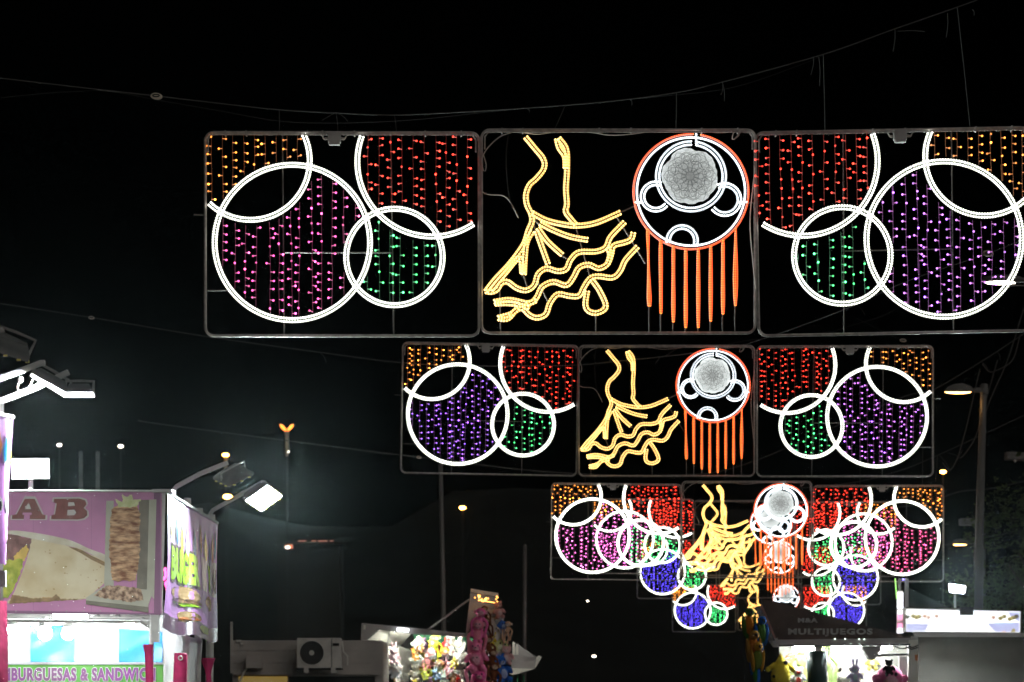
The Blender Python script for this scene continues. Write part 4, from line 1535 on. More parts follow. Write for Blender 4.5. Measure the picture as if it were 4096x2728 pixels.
def plush(kind, col, pos, size, label, group=None, light=None, dark=(0.015, 0.012, 0.012), extra=(), rz=0.0, tilt=0.0):
    root = thing('plush_' + {'drop': 'creature', 'round': 'creature'}.get(kind, kind), label, 'plush toy', pos, (0, tilt, rz), group)
    root.scale = (size, size, size)
    light = light or tuple(min(0.85, c * 0.6 + 0.3) for c in col)
    cols = [col, light, dark] + list(extra)
    for n, me, s in plush_parts(kind):
        o_ = link(n, me, root)
        setmat(o_, soft(tuple(cols[min(s, len(cols) - 1)])))
    return root


# ------------------------------------------------------------------ toy stall in the middle
SD = 50.0
zx = lambda c: 1400 + c * 0.3397
zy = lambda c: 2300 + c * 0.3397
st0 = at(1760, HZ, SD)
st0.z = 0
stall = thing('toy_stall', 'toy stall with an open white canopy, hung full of plush toys', 'market stall', st0)
M['stall_grey'] = mat('grey stall metal', (0.42, 0.40, 0.39), 0.5, noise=0.12, nscale=2)
M['stall_white'] = mat('white stall panel', (0.74, 0.73, 0.66), 0.6, noise=0.05, nscale=2)
M['stall_tube'] = glow('stall tube lamp', (1.0, 1.0, 0.88), 130.0)
M['strip_lamp'] = glow('strip lamp', (0.9, 0.97, 1.0), 6.0)
M['green_print'] = mat('green foliage print', (0.03, 0.30, 0.12), 0.6, col2=(0.01, 0.06, 0.03), nscale=9, stretch=(9, 1, 2))


def zp(pts, d, base):
    return [at(zx(a), zy(b), d) - base for a, b in pts]


def slab(name, pts, d, thick, m, parent, base, f=zp, dd=None):
    """extruded outline; dd gives each corner its own extra depth"""
    q = f(pts, d, base)
    if dd:
        q = []
        for p_, e in zip(pts, dd):
            q += f([p_], d + e, base)
    n = len(q)
    b = MB()
    vs = q + [p + Vector((0, thick, 0)) for p in q]
    b.add(vs, [tuple(range(n)), tuple(range(2 * n - 1, n - 1, -1))] + [(i, (i + 1) % n, n + (i + 1) % n, n + i) for i in range(n)])
    return b.build(name, m, parent)


slab('fascia', [(140, 565), (700, 618), (1400, 690), (1400, 735), (700, 690), (340, 640)], SD, 0.08, M['stall_grey'], stall, st0)
slab('gable', [(138, 565), (345, 638), (185, 788), (128, 772)], SD, 0.06, M['stall_grey'], stall, st0)
slab('canopy_underside', [(190, 786), (350, 645), (720, 692), (590, 832), (420, 838)], SD + 0.1, 0.03, M['stall_white'], stall, st0, dd=[0, 0, 0.6, 1.4, 1.0])
slab('wing_panel', [(190, 800), (420, 838), (590, 832), (380, 905)], SD + 0.15, 0.04, M['stall_white'], stall, st0, dd=[0, 0.4, 1.0, 0.1])
slab('side_wall', [(395, 905), (590, 838), (735, 895), (690, 1300), (560, 1300)], SD + 0.4, 0.05, M['stall_white'], stall, st0, dd=[0, 0.8, 1.4, 1.4, 0])
slab('back_panel', [(590, 832), (720, 690), (1420, 740), (1420, 1320), (700, 1320), (735, 895)], SD + 2.0, 0.05, M['dark'], stall, st0)
slab('foliage_print', [(745, 690), (1460, 742), (1450, 830), (760, 770)], SD + 1.6, 0.02, M['green_print'], stall, st0)
slab('hinge', [(190, 790), (215, 800), (95, 880), (85, 870)], SD - 0.05, 0.04, M['stall_grey'], stall, st0)
slab('rim_strip', [(215, 880), (225, 880), (318, 975), (318, 1165), (310, 1165), (310, 980)], SD - 0.1, 0.04, M['stall_white'], stall, st0)
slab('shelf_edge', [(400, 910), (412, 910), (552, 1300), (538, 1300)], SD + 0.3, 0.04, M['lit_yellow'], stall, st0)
slab('price_board', [(1424, 160), (1745, 215), (1742, 250), (1700, 720), (1362, 690)], SD - 0.4, 0.06, M['stall_grey'], stall, st0, dd=[0.35, 0.5, 0.5, 0, 0])
slab('board_cap', [(1422, 158), (1747, 214), (1745, 258), (1420, 200)], SD - 0.1, 0.07, M['stall_white'], stall, st0, dd=[0, .15, .15, 0])
MB().tube(zp([(1405, 285), (912, 648)], SD - 0.1, st0), 0.022, 6).build('stay_rod', M['stall_grey'], stall)
MB().tube(zp([(470, 660), (412, 930)], SD - 0.1, st0), 0.012, 5).build('stay_rod', M['stall_grey'], stall)
MB().tube(zp([(555, 640), (690, 652)], SD - 0.12, st0), 0.035, 8).build('tube_lamp', M['strip_lamp'], stall)
MB().tube(zp([(520, 650), (1330, 706)], SD + 0.2, st0), 0.03, 8).build('tube_lamp', M['stall_tube'], stall)
MB().box(at(zx(172), zy(615), SD - 0.03) - st0, (0.045, 0.03, 0.09)).build('reflector', M['stall_white'], stall)
M['amber_dot'] = glow('amber sign diode', (1.0, 0.42, 0.08), 5.0, 'NONE')
b = MB()
for k in range(26):
    x, y = R.choice([(1520, 262), (1535, 290), (1600, 288), (1560, 300), (1720, 270)])
    b.octa(at(zx(x + R.gauss(0, 18)), zy(y + R.gauss(0, 16)), SD - 0.45) - st0, 0.018)
b.tube(zp([(1590, 308), (1705, 326)], SD - 0.45, st0), 0.008, 4)
b.build('sign_diodes', M['amber_dot'], stall, stuff=True)
slab('rear_canopy', [(1965, 808), (2190, 960), (2172, 1105), (1868, 1090), (1875, 1000)], SD + 1.2, 0.05, M['stall_grey'], stall, st0, dd=[0.5, 0.5, 0, 0, 0.3])
slab('rear_canopy_edge', [(1868, 1092), (2172, 1106), (1920, 1178), (1880, 1165)], SD + 1.15, 0.05, M['stall_white'], stall, st0)
slab('rear_flap', [(2175, 1108), (2192, 965), (2225, 948), (2262, 962)], SD + 1.1, 0.05, M['stall_white'], stall, st0)
for x in (1928, 1968):
    MB().tube(zp([(x, 790 if x < 1950 else 815), (x, 940)], SD + 1.3, st0), 0.03, 5).build('post', M['stall_white'], stall)
for x, y0 in ((1910, 1190), (1975, 1180), (2045, 1180)):
    MB().tube(zp([(x, y0), (x - 10, 1400)], SD + 1.4, st0), 0.02, 5).build('post', M['green_print'], stall)
MB().box(Vector((0.2, 1.4, 0.55)), (3.6, 1.6, 1.1)).build('counter', M['stall_grey'], stall)

pal = [((0.78, 0.72, 0.60), 'cream'), ((0.80, 0.78, 0.76), 'white'), ((0.75, 0.62, 0.10), 'yellow'), ((0.62, 0.70, 0.12), 'lime'), ((0.72, 0.30, 0.30), 'coral'), ((0.72, 0.45, 0.52), 'pale pink'),
       ((0.52, 0.62, 0.55), 'mint'), ((0.66, 0.30, 0.05), 'orange'), ((0.50, 0.02, 0.02), 'red'), ((0.25, 0.40, 0.58), 'pale blue'), ((0.35, 0.18, 0.08), 'brown'), ((0.55, 0.35, 0.60), 'lilac')]
kinds = ['bear', 'rabbit', 'cat', 'round', 'monkey']
i = 0
combos = [(c_, k_) for c_ in pal for k_ in ('bear', 'rabbit', 'cat', 'round', 'monkey')]
R.shuffle(combos)
for row in range(7):
    for col in range(8):
        px = 1668 + col * 27 + R.uniform(-6, 6) + (row % 2) * 8
        py = 2590 + row * 27 + R.uniform(-6, 6)
        if px > 1835 and row > 0:
            continue
        (c, cn), kd = combos[i]
        i += 1
        plush(kd, c, at(px, py, SD + (R.uniform(0.50, 0.62) if i % 2 else R.uniform(0.95, 1.5))), R.uniform(0.19, 0.28), 'small %s plush %s on the crowded back wall of the toy stall' % (cn, {'round': 'ball'}.get(kd, kd)), 'small plush toys on the toy stall wall', rz=R.uniform(-0.6, 0.6), tilt=R.uniform(-0.4, 0.4))
for (px, py, sz, kd, c, lb) in (
        (1672, 2596, 0.34, 'round', (0.72, 0.78, 0.66), 'pale mint round plush, topmost at the left of the toy wall'),
        (1668, 2662, 0.36, 'round', (0.74, 0.78, 0.70), 'mint and white round plush, second down at the left of the toy wall'),
        (1662, 2728, 0.40, 'bear', (0.78, 0.76, 0.62), 'cream plush bear, lowest at the left of the toy wall'),
        (1742, 2632, 0.42, 'monkey', (0.62, 0.66, 0.06), 'lime yellow plush hanging high in the middle of the toy wall'),
        (1842, 2668, 0.50, 'bear', (0.82, 0.80, 0.74), 'large white plush bear seen against the toy wall, left of the pink toys'),
        (1836, 2742, 0.54, 'bear', (0.80, 0.77, 0.68), 'large cream plush bear sitting low beside the pink toys'),
        (1795, 2628, 0.36, 'rabbit', (0.82, 0.80, 0.70), 'white plush rabbit with tall ears near the tube lamp'),
        (1575, 2660, 0.36, 'rabbit', (0.78, 0.55, 0.62), 'pink plush rabbit on the slanting side wall of the toy stall'),
        (1583, 2688, 0.32, 'round', (0.80, 0.74, 0.72), 'white and red plush ball on the side wall of the toy stall'),
        (1580, 2718, 0.34, 'bear', (0.62, 0.66, 0.70), 'grey white plush bear, lowest on the side wall of the toy stall')):
    plush(kd, c, at(px, py, SD + (0.75 if px > 1600 else 0.3)), sz, lb, rz=R.uniform(-0.3, 0.3))
for k, (px, py, sz) in enumerate(((1912, 2515, 0.52), (1905, 2580, 0.60), (1910, 2650, 0.62), (1905, 2722, 0.64), (1925, 2770, 0.66))):
    plush('monkey' if k in (0, 1, 3) else 'bear', [(0.80, 0.16, 0.40), (0.82, 0.26, 0.36), (0.80, 0.20, 0.38), (0.80, 0.28, 0.42), (0.76, 0.11, 0.34)][k], at(px, py + 36, SD - 0.55), sz,
          ['topmost pink plush with long limbs on the price board', 'second pink plush from the top of the hanging column', 'round pink plush bear in the middle of the pink column', 'pink plush with dangling legs low in the pink column', 'pink plush at the bottom of the pink column'][k],
          'pink plush toys hanging in a column', light=(0.70, 0.34, 0.42), tilt=R.uniform(-0.12, 0.12))
for k, (px, py, sz) in enumerate(((1946, 2470, 0.34), (1955, 2520, 0.36), (1958, 2610, 0.42), (1962, 2665, 0.44), (1968, 2728, 0.48))):
    plush('monkey', (0.13, 0.045, 0.02), at(px, py + 30, SD - 0.45), sz, ['topmost brown plush monkey beside the pink column', 'brown plush monkey, second from the top', 'brown plush monkey, third from the top below a yellow toy', 'brown plush monkey, second from the bottom', 'brown plush monkey, lowest of the brown column'][k],
          'brown plush monkeys hanging in a column', light=(0.45, 0.34, 0.24), rz=0.3 * (k % 2), tilt=R.uniform(-0.2, 0.2))
for k, (px, py, sz, kd, c, lb) in enumerate((
        (1998, 2455, 0.36, 'bear', (0.52, 0.28, 0.28), 'dusty pink plush bear at the top of the outer toy column'),
        (1988, 2490, 0.40, 'cat', (0.62, 0.62, 0.62), 'grey white plush cat below the dusty pink bear'),
        (2010, 2495, 0.26, 'round', (0.05, 0.14, 0.45), 'small blue plush ball at the edge of the outer toy column'),
        (1996, 2545, 0.42, 'rabbit', (0.66, 0.60, 0.60), 'white plush rabbit in the middle of the outer toy column'),
        (2025, 2540, 0.34, 'monkey', (0.66, 0.42, 0.28), 'tan plush with outstretched arm on the outer toy column'),
        (1996, 2590, 0.44, 'round', (0.62, 0.66, 0.30), 'yellow green plush ball on the outer toy column'),
        (1960, 2560, 0.28, 'bear', (0.66, 0.50, 0.04), 'small yellow plush bear between the brown monkeys'),
        (1990, 2655, 0.44, 'bear', (0.70, 0.62, 0.62), 'white plush bear with an orange band low on the outer column'),
        (2028, 2640, 0.40, 'cat', (0.60, 0.34, 0.34), 'pink plush cat at the lower right of the outer column'),
        (2030, 2650, 0.30, 'cat', (0.02, 0.02, 0.02), 'black plush cat behind the pink cat'),
        (2015, 2715, 0.60, 'bear', (0.03, 0.12, 0.45), 'large blue plush bear at the bottom of the outer column'),
        (1965, 2600, 0.26, 'round', (0.55, 0.62, 0.64), 'small pale blue plush ball among the brown monkeys'),
        (1985, 2740, 0.40, 'monkey', (0.62, 0.30, 0.34), 'dusty pink plush below the brown monkeys'))):
    plush(kd, c, at(px, py + 22, SD - 0.25 + 0.15 * (k % 2)), sz, lb, rz=R.uniform(-0.4, 0.6), tilt=R.uniform(-0.3, 0.3))

# ------------------------------------------------------------------ games stall on the right
GD = 42.0
mx_ = lambda c: 2900 + c * 0.3397
gp = lambda pts, d, base: [at(mx_(a), zy(b), d) - base for a, b in pts]
gs0 = at(3350, HZ, GD)
gs0.z = 0
games = thing('games_stall', 'games stall with a dark sloping roof sign and blazing white interior', 'market stall', gs0)
M['roof_dark'] = mat('dark printed roof board', (0.075, 0.050, 0.042), 0.6, noise=0.3, nscale=2.5)
M['roof_text'] = mat('grey roof letter', (0.34, 0.34, 0.33), 0.6, noise=0.2, nscale=9)
M['chrome'] = mat('polished trim', (0.45, 0.44, 0.44), 0.25, 0.8, noise=0.1)
M['post_green'] = mat('dark green post', (0.02, 0.05, 0.045), 0.5)
M['stall_lamp'] = glow('games stall tube', (0.95, 1.0, 0.98), 240.0)
SL = lambda *a, **k: slab(*a, **dict(k, f=gp))
roof = SL('roof_sign', [(430, 285), (560, 300), (880, 392), (1300, 500), (1700, 610), (2090, 700), (2090, 762), (600, 800), (470, 560)], GD, 0.10, M['roof_dark'], games, gs0)
for txt, x0, x1, y0, y1 in (('M&A', 858, 1092, 562, 505), ('MULTIJUEGOS', 742, 1740, 724, 628)):
    me = text_mesh(txt, 'roof_text', 0.05, 1.15)
    fit_text(me, x0, x1, y0, y1, lambda x, y: at(mx_(x), zy(y), GD - 0.012) - gs0)
    me.materials.append(M['roof_text'])
    link('lettering', me, roof)
SL('fascia', [(610, 762), (2180, 742), (2180, 812), (620, 828)], GD - 0.08, 0.07, M['stall_grey'], games, gs0)
MB().tube(gp([(620, 832), (2180, 818)], GD - 0.1, gs0), 0.02, 6).build('fascia_trim', M['chrome'], games)
SL('tilted_flap', [(358, 376), (405, 362), (590, 770), (515, 785)], GD - 0.3, 0.05, M['chrome'], games, gs0)
SL('flap_print', [(408, 362), (440, 350), (598, 735), (575, 765)], GD - 0.28, 0.05, mat('coral flap print', (0.45, 0.22, 0.18), 0.6, col2=(0.08, 0.05, 0.05), nscale=9), games, gs0)
SL('flap_hinge', [(515, 770), (620, 740), (630, 850), (570, 850)], GD - 0.2, 0.06, M['stall_grey'], games, gs0)
M['trim_glint'] = glow('painted glint', (0.8, 1.0, 0.85), 3.0, 'NONE')  # glowing beads imitate specular glints along the fascia
for x, y in ((1295, 752), (1415, 752), (1580, 756), (1640, 756), (1480, 815), (1580, 815), (1935, 815), (2020, 822), (2115, 822)):
    MB().ball(at(mx_(x), zy(y), GD - 0.1) - gs0, 0.013, 6, 4).build('trim_glint', M['trim_glint'], games)
SL('back_wall', [(640, 830), (2180, 820), (2180, 1400), (640, 1400)], GD + 2.6, 0.05, M['stall_white'], games, gs0)
b = MB()
q = gp([(700, 842), (2170, 832)], GD + 0.1, gs0) + gp([(2170, 832), (700, 842)], GD + 2.5, gs0)
b.add(q, [(0, 1, 2, 3)])
b.build('ceiling', M['stall_white'], games)
for y, x0, x1, e in ((846, 805, 1040, 0.0), (890, 800, 1020, 0.5), (850, 1080, 1600, 0.6), (865, 1130, 1560, 1.4), (856, 1840, 1960, 0.4)):
    MB().tube(gp([(x0, y), (x1, y)], GD + 0.15 + e, gs0), 0.028, 8).build('tube_lamp', M['stall_lamp'], games)
SL('hopper', [(1610, 838), (1850, 838), (1765, 995), (1700, 1000)], GD - 0.05, 0.25, M['stall_grey'], games, gs0)
MB().tube(gp([(1085, 900), (1085, 1400)], GD, gs0), 0.175, 12).build('post', M['post_green'], games, smooth=True)
MB().box(at(mx_(1095), zy(860), GD) - gs0, (0.12, 0.15, 0.12)).build('post_cap', M['stall_white'], games)
SL('corner_post', [(2165, 765), (2275, 760), (2275, 1420), (2160, 1420)], GD - 0.1, 0.14, M['stall_white'], games, gs0)
SL('corner_cap', [(2200, 722), (2270, 722), (2275, 765), (2195, 765)], GD - 0.1, 0.12, M['stall_grey'], games, gs0)
MB().tube(gp([(1790, 945), (2165, 935)], GD - 0.05, gs0), 0.022, 6).build('rail', M['chrome'], games)
SL('orange_sticker', [(2235, 940), (2270, 935), (2270, 1010), (2240, 1005)], GD - 0.11, 0.005, M['drop_orange'], games, gs0)
SL('side_panel', [(2050, 960), (2165, 960), (2165, 1400), (2050, 1400)], GD + 0.4, 0.05, M['stall_grey'], games, gs0)
b = MB()
for p in ([(2000, 840), (2080, 868), (2160, 850), (2180, 835)], [(2130, 842), (2190, 872), (2230, 866), (2275, 850)], [(2160, 840), (2210, 852), (2275, 826)]):
    b.tube([v for v in gp(smooth_path(p, 12), GD - 0.16, gs0)], 0.01, 4)
b.build('cable', M['black_cable'], games)
MB().box(Vector((0.2, 1.6, 0.55)), (5.0, 1.6, 1.1)).build('counter', M['stall_grey'], games)
G = lambda x, y, e=0.0: at(mx_(x), zy(y), GD + e)
plush('drop', (0.62, 0.50, 0.05), G(655, 1315, 0.05), 0.42, 'yellow pointed plush with dark round spots hanging at the left of the games stall', dark=(0.02, 0.02, 0.02), light=(0.7, 0.6, 0.2), rz=0.3)
plush('monkey', (0.62, 0.72, 0.22), G(900, 1270, 0.7), 0.60, 'pale green plush with stretched arms left of the dark green post')
plush('monkey', (0.55, 0.70, 0.25), G(1190, 1290, 0.8), 0.62, 'pale green plush just right of the dark green post')
plush('bear', (0.75, 0.75, 0.70), G(860, 1330, 0.3), 0.36, 'white and red plush near the floor of the games stall', light=(0.6, 0.08, 0.06))
plush('rabbit', (0.62, 0.58, 0.80), G(1530, 1300, 0.1), 0.36, 'lilac and pale blue plush rabbit in the middle of the games stall', light=(0.55, 0.75, 0.78))
plush('round', (0.80, 0.78, 0.62), G(1400, 1330, 1.2), 0.75, 'large cream plush ball at the back of the games stall')
plush('bear', (0.012, 0.012, 0.012), G(1930, 1185, -0.35), 0.27, 'black plush bear hanging in front of the pink plush', light=(0.02, 0.02, 0.02))
plush('round', (0.66, 0.16, 0.32), G(1940, 1370, 0.0), 0.66, 'big pink plush with round dark eyes at the right of the games stall')
plush('bear', (0.72, 0.62, 0.14), G(1730, 1130, 0.8), 0.34, 'pale yellow plush bear below the grey hopper')
plush('cat', (0.80, 0.78, 0.76), G(1830, 1110, 0.9), 0.34, 'white plush cat behind the black bear')
plush('monkey', (0.42, 0.22, 0.10), G(720, 985, 0.4), 0.18, 'brown plush with long arms above the yellow plush', tilt=1.2)
for k, (x, y, s, c, l, ex) in enumerate(((285, 800, 0.5, (0.36, 0.12, 0.01), (0.05, 0.12, 0.02), ((0.36, 0.12, 0.01), (0.03, 0.10, 0.02))), (430, 900, 0.5, (0.04, 0.11, 0.02), (0.02, 0.10, 0.34), ((0.02, 0.12, 0.40), (0.03, 0.14, 0.45))), (340, 1110, 0.55, (0.34, 0.12, 0.015), (0.30, 0.16, 0.03), ((0.04, 0.12, 0.02), (0.02, 0.10, 0.34))), (385, 1210, 0.5, (0.10, 0.14, 0.02), (0.38, 0.20, 0.02), ((0.02, 0.10, 0.36), (0.03, 0.12, 0.02))))):
    plush('parrot', c, G(x, y, -0.5 - 0.15 * k), s * 1.15, ['orange plush parrot, topmost left of the hanging parrots', 'green plush parrot with blue tail, top right of the hanging parrots', 'orange plush parrot in the middle of the hanging parrots', 'lowest plush parrot with a blue tail tip'][k],
          'plush parrots hanging at the games stall corner', light=l, dark=(0.03, 0.03, 0.03), extra=ex, rz=0.3)

# ------------------------------------------------------------------ lit kiosk at the right
KD2 = 44.0
ki0 = at(3880, HZ, KD2)
ki0.z = 0
kx2 = lambda c: 3500 + c * 0.33672
ky2 = lambda c: 2200 + c * 0.33672
kp = lambda pts, d, base: [at(kx2(a), ky2(b), d) - base for a, b in pts]
kio = thing('food_kiosk', 'dark walled kiosk under a long glowing white food sign', 'kiosk', ki0)
KS = lambda *a, **k: slab(*a, **dict(k, f=kp))
M['kiosk_wall'] = mat('dark brown kiosk wall', (0.07, 0.062, 0.055), 0.7, noise=0.15, nscale=2)
M['sign_glow'] = glow('backlit sign face', (0.92, 0.95, 1.0), 1.8)
M['sign_glow_blue'] = glow('backlit violet sign print', (0.55, 0.58, 0.95), 0.85, 'NONE')
M['sign_food'] = glow('backlit food print', (0.62, 0.52, 0.16), 0.55, 'NONE')
M['sign_food2'] = glow('backlit salmon print', (0.95, 0.62, 0.5), 0.9, 'NONE')
M['sign_food3'] = glow('backlit dark print', (0.2, 0.17, 0.08), 0.3, 'NONE')
M['blue_dot'] = glow('pale blue sign dot', (0.4, 0.75, 1.0), 1.2, 'NONE')
KS('wall', [(505, 1000), (1790, 1000), (1790, 2040), (505, 2040)], KD2 + 0.1, 2.0, M['kiosk_wall'], kio, ki0)
KS('ledge', [(480, 975), (1790, 985), (1790, 1030), (505, 1030)], KD2 - 0.05, 0.3, M['stall_grey'], kio, ki0)
sg = KS('sign_box', [(352, 690), (1735, 722), (1730, 985), (352, 970)], KD2, 0.25, M['stall_white'], kio, ki0)
KS('sign_face', [(372, 705), (1722, 735), (1718, 975), (372, 965)], KD2 - 0.01, 0.006, M['sign_glow'], sg, ki0)
KS('sign_print', [(375, 870), (640, 880), (600, 962), (375, 962)], KD2 - 0.016, 0.004, M['sign_glow_blue'], sg, ki0)
KS('sign_print', [(1330, 870), (1715, 860), (1712, 972), (1420, 970)], KD2 - 0.016, 0.004, M['sign_glow_blue'], sg, ki0)
KS('sign_print', [(1580, 740), (1718, 742), (1715, 860), (1600, 780)], KD2 - 0.016, 0.004, M['sign_glow_blue'], sg, ki0)
for x, y, m_ in ((385, 795, 'sign_food3'), (455, 785, 'sign_food'), (490, 800, 'sign_food'), (525, 790, 'sign_food'), (590, 785, 'sign_food2'), (630, 800, 'sign_food2'), (730, 785, 'sign_food2'), (1405, 800, 'sign_food2'), (1490, 810, 'sign_food'), (1535, 790, 'sign_food'), (1600, 820, 'sign_food'), (1640, 805, 'sign_food'), (1680, 790, 'sign_food3')):
    KS('food_picture', [(x + 30 * math.cos(k * 0.6283), y + 26 * math.sin(k * 0.6283)) for k in range(10)], KD2 - 0.022, 0.004, M[m_], sg, ki0)
    KS('food_shade', [(x + 6 + 12 * math.cos(k * 0.9), y + 4 + 10 * math.sin(k * 0.9)) for k in range(7)], KD2 - 0.027, 0.003, M['sign_food3'], sg, ki0)
KS('print_spot', [(1610, 975), (1640, 925), (1670, 945), (1665, 975)], KD2 - 0.024, 0.004, M['sign_food'], sg, ki0)
KS('print_spot', [(1500, 975), (1530, 955), (1560, 975)], KD2 - 0.024, 0.004, M['sign_food2'], sg, ki0)
b = MB()
for x in list(range(430, 530, 14)) + list(range(1430, 1640, 20)):
    b.octa(at(kx2(x), ky2(840 if x < 600 else 862 + R.uniform(-5, 5)), KD2 - 0.03) - ki0, 0.014)
b.build('sign_dot', M['blue_dot'], sg, stuff=True)
KS('lamp_mount', [(1015, 680), (1170, 680), (1170, 772), (1015, 772)], KD2 - 0.1, 0.1, M['dark'], kio, ki0)
KS('top_rail', [(360, 678), (1010, 684), (1010, 694), (360, 690)], KD2 + 0.02, 0.1, M['chrome'], kio, ki0)
KS('side_sign', [(268, 488), (330, 480), (345, 985), (258, 995)], KD2 + 0.3, 0.06, M['stall_white'], kio, ki0)
M['side_pink'] = glow('backlit pink print', (1.0, 0.35, 0.6), 1.3, 'NONE')
M['side_white'] = glow('backlit white print', (0.95, 0.9, 1.0), 2.2, 'NONE')
for y0, y1, m_ in ((500, 690, 'side_white'), (715, 790, 'side_white'), (760, 830, 'side_pink'), (870, 930, 'side_pink'), (930, 985, 'side_white')):
    KS('side_sign_print', [(266, y0), (335, y0), (335, y1), (262, y1)], KD2 + 0.28 - (y0 % 7) * 0.002, 0.004, M[m_], kio, ki0)
MB().tube(kp([(290, 340), (290, 500)], KD2 + 0.4, ki0), 0.03, 6).build('post', M['stall_grey'], kio)
MB().tube(kp([(375, 340), (375, 690)], KD2 + 0.4, ki0), 0.04, 6).build('post', M['stall_grey'], kio)
M['green_dot'] = glow('green string dot', (0.35, 0.9, 0.15), 1.6, 'NONE')
b = MB()
for k in range(13):
    b.octa(at(kx2(240 + 1.5 * k), ky2(345 + 19 * k), KD2 + 0.2) - ki0, 0.016)
b.build('light_string', M['green_dot'], kio, stuff=True)
M['blue_led'] = glow('blue diode', (0.25, 0.2, 1.0), 4.0, 'NONE')
MB().ball(at(kx2(336), ky2(350), KD2 + 0.3) - ki0, 0.02, 6, 4).build('blue_lamp', M['blue_led'], kio)
flood('small dazzling floodlight standing on the lit kiosk sign', [(3797, 2336, 43.2), (3862, 2345, 43.2), (3856, 2374, 43.3), (3800, 2368, 43.3)], (0, 0.14, 0.03), True, lens_m=one_sided(glow('dazzling flood lens', (0.84, 1.0, 0.98), 4500.0)), arm=[(3820, 2431, 43.5), (3820, 2375, 43.5)], bracket=False, clips=False, ar=0.02)


# ------------------------------------------------------------------ street lamps and poles
def sodium(name, s):
    return glow(name, (1.0, 0.52, 0.16), s)


M['sodium'] = sodium('sodium lens', 11.0)
M['lamp_warm'] = glow('warm white lens', (1.0, 0.85, 0.72), 8.0)
M['sodium_far'] = glow('distant sodium lens', (1.0, 0.40, 0.07), 60.0)
M['white_far'] = glow('distant white lens', (1.0, 0.88, 0.7), 14.0, 'NONE')
M['pole'] = mat('galvanised pole', (0.15, 0.143, 0.135), 0.5, 0.2, noise=0.12, nscale=2)
LD = 50.0
lp0 = at(3908, HZ, LD)
lp0.z = 0
lp = thing('street_lamp', 'tall street lamp with a lit flat head reaching left, at the right edge', 'street lamp', lp0)
MB().tube([at(3936, 1535, LD) - lp0, at(3930, 1700, LD) - lp0, at(3918, 2100, LD) - lp0, Vector((0, 0, 0))], 0.062, 12, r2=0.10).build('pole', M['pole'], lp, smooth=True)
hd = MB()
prof = [(3776, 1564, 0.02), (3790, 1548, 0.10), (3815, 1536, 0.14), (3850, 1532, 0.15), (3885, 1545, 0.12), (3900, 1560, 0.07), (3900, 1566, 0.06)]
vs = []
for x, y, w in prof:
    vs += [at(x, y, LD - w) - lp0, at(x, y, LD + w) - lp0, at(x, 1567, LD + w) - lp0, at(x, 1567, LD - w) - lp0]
n = len(prof)
hd.add(vs, [(i * 4 + k, i * 4 + (k + 1) % 4, (i + 1) * 4 + (k + 1) % 4, (i + 1) * 4 + k) for i in range(n - 1) for k in range(4)] + [(0, 1, 2, 3), tuple((n - 1) * 4 + k for k in (3, 2, 1, 0))])
head = hd.build('head', M['pole'], lp)
ln = MB()
ln.ball(at(3832, 1568, LD) - lp0, (0.28, 0.13, 0.035), 14, 6)
ln.build('lens', M['sodium'], head, smooth=True)
MB().box(at(3922, 1560, LD) - lp0, (0.26, 0.14, 0.09)).build('arm', M['pole'], lp)
MB().tube([at(3935, 1538, LD) - lp0, at(3937, 1575, LD) - lp0], 0.085, 10).build('collar', M['pole'], lp)
L4 = 37.0
q4 = at(4118, HZ, L4)
q4.z = 0
lp4 = thing('street_lamp', 'lit flat lamp head seen through the violet bulbs of the large right panel', 'street lamp', q4)
h4 = MB()
h4.ball(at(4010, 1118, L4) - q4, (0.34, 0.14, 0.075), 14, 6)
h4.build('head', M['pole'], lp4, smooth=True)
MB().ball(at(4004, 1130, L4) - q4, (0.25, 0.12, 0.03), 14, 6).build('lens', M['lamp_warm'], lp4, smooth=True)
MB().tube([at(4060, 1120, L4) - q4, at(4118, 1122, L4) - q4], 0.04, 8).build('arm', M['pole'], lp4)
MB().tube([at(4118, 1105, L4) - q4, Vector((0, 0, 0))], 0.06, 10, r2=0.09).build('pole', M['pole'], lp4, smooth=True)
# pink bulbs far behind, glimpsed between the kebab sign and its side banner
q5 = at(664, HZ, 58)
q5.z = 0
o = thing('light_string', 'string of pink bulbs glimpsed in the gap between the kebab sign and side banner', 'string lights', q5)
MB().tube([at(664, 2255, 58) - q5, Vector((0, 0, 0))], 0.03, 6).build('mast', M['pole'], o)
for k in range(13):
    MB().octa(at(656 + R.uniform(0, 15), 2275 + 7 * k, 57.94) - q5, 0.035).build('bulb', led_mats('pink', 3)[0][2], o)
# second lamp standing further back
L2 = 105.0
q0 = at(3936, HZ, L2)
q0.z = 0
lp2 = thing('street_lamp', 'small orange street lamp behind the tall lamp post', 'street lamp', q0)
MB().tube([at(3900, 2172, L2) - q0, at(3899, 2400, L2) - q0, Vector((at(3899, 0, L2).x - q0.x, 0, 0))], 0.055, 8).build('pole', M['pole'], lp2)
h2 = MB()
h2.ball(at(3842, 2170, L2) - q0, (0.36, 0.16, 0.16), 12, 6)
h2.build('head', M['pole'], lp2, smooth=True)
MB().ball(at(3840, 2179, L2) - q0, (0.30, 0.14, 0.045), 12, 6).build('lens', M['sodium'], lp2, smooth=True)
MB().tube([at(3870, 2172, L2) - q0, at(3902, 2172, L2) - q0], 0.05, 6).build('arm', M['pole'], lp2)
q0 = at(3937, HZ, 82)
q0.z = 0
lp3 = thing('street_lamp', 'lamp mast with a dark square head right behind the tall lamp post', 'street lamp', q0)
MB().tube([at(3936, 2085, 82) - q0, at(3937, 2440, 82) - q0, Vector((0, 0, 0))], 0.045, 8).build('pole', M['pole'], lp3)
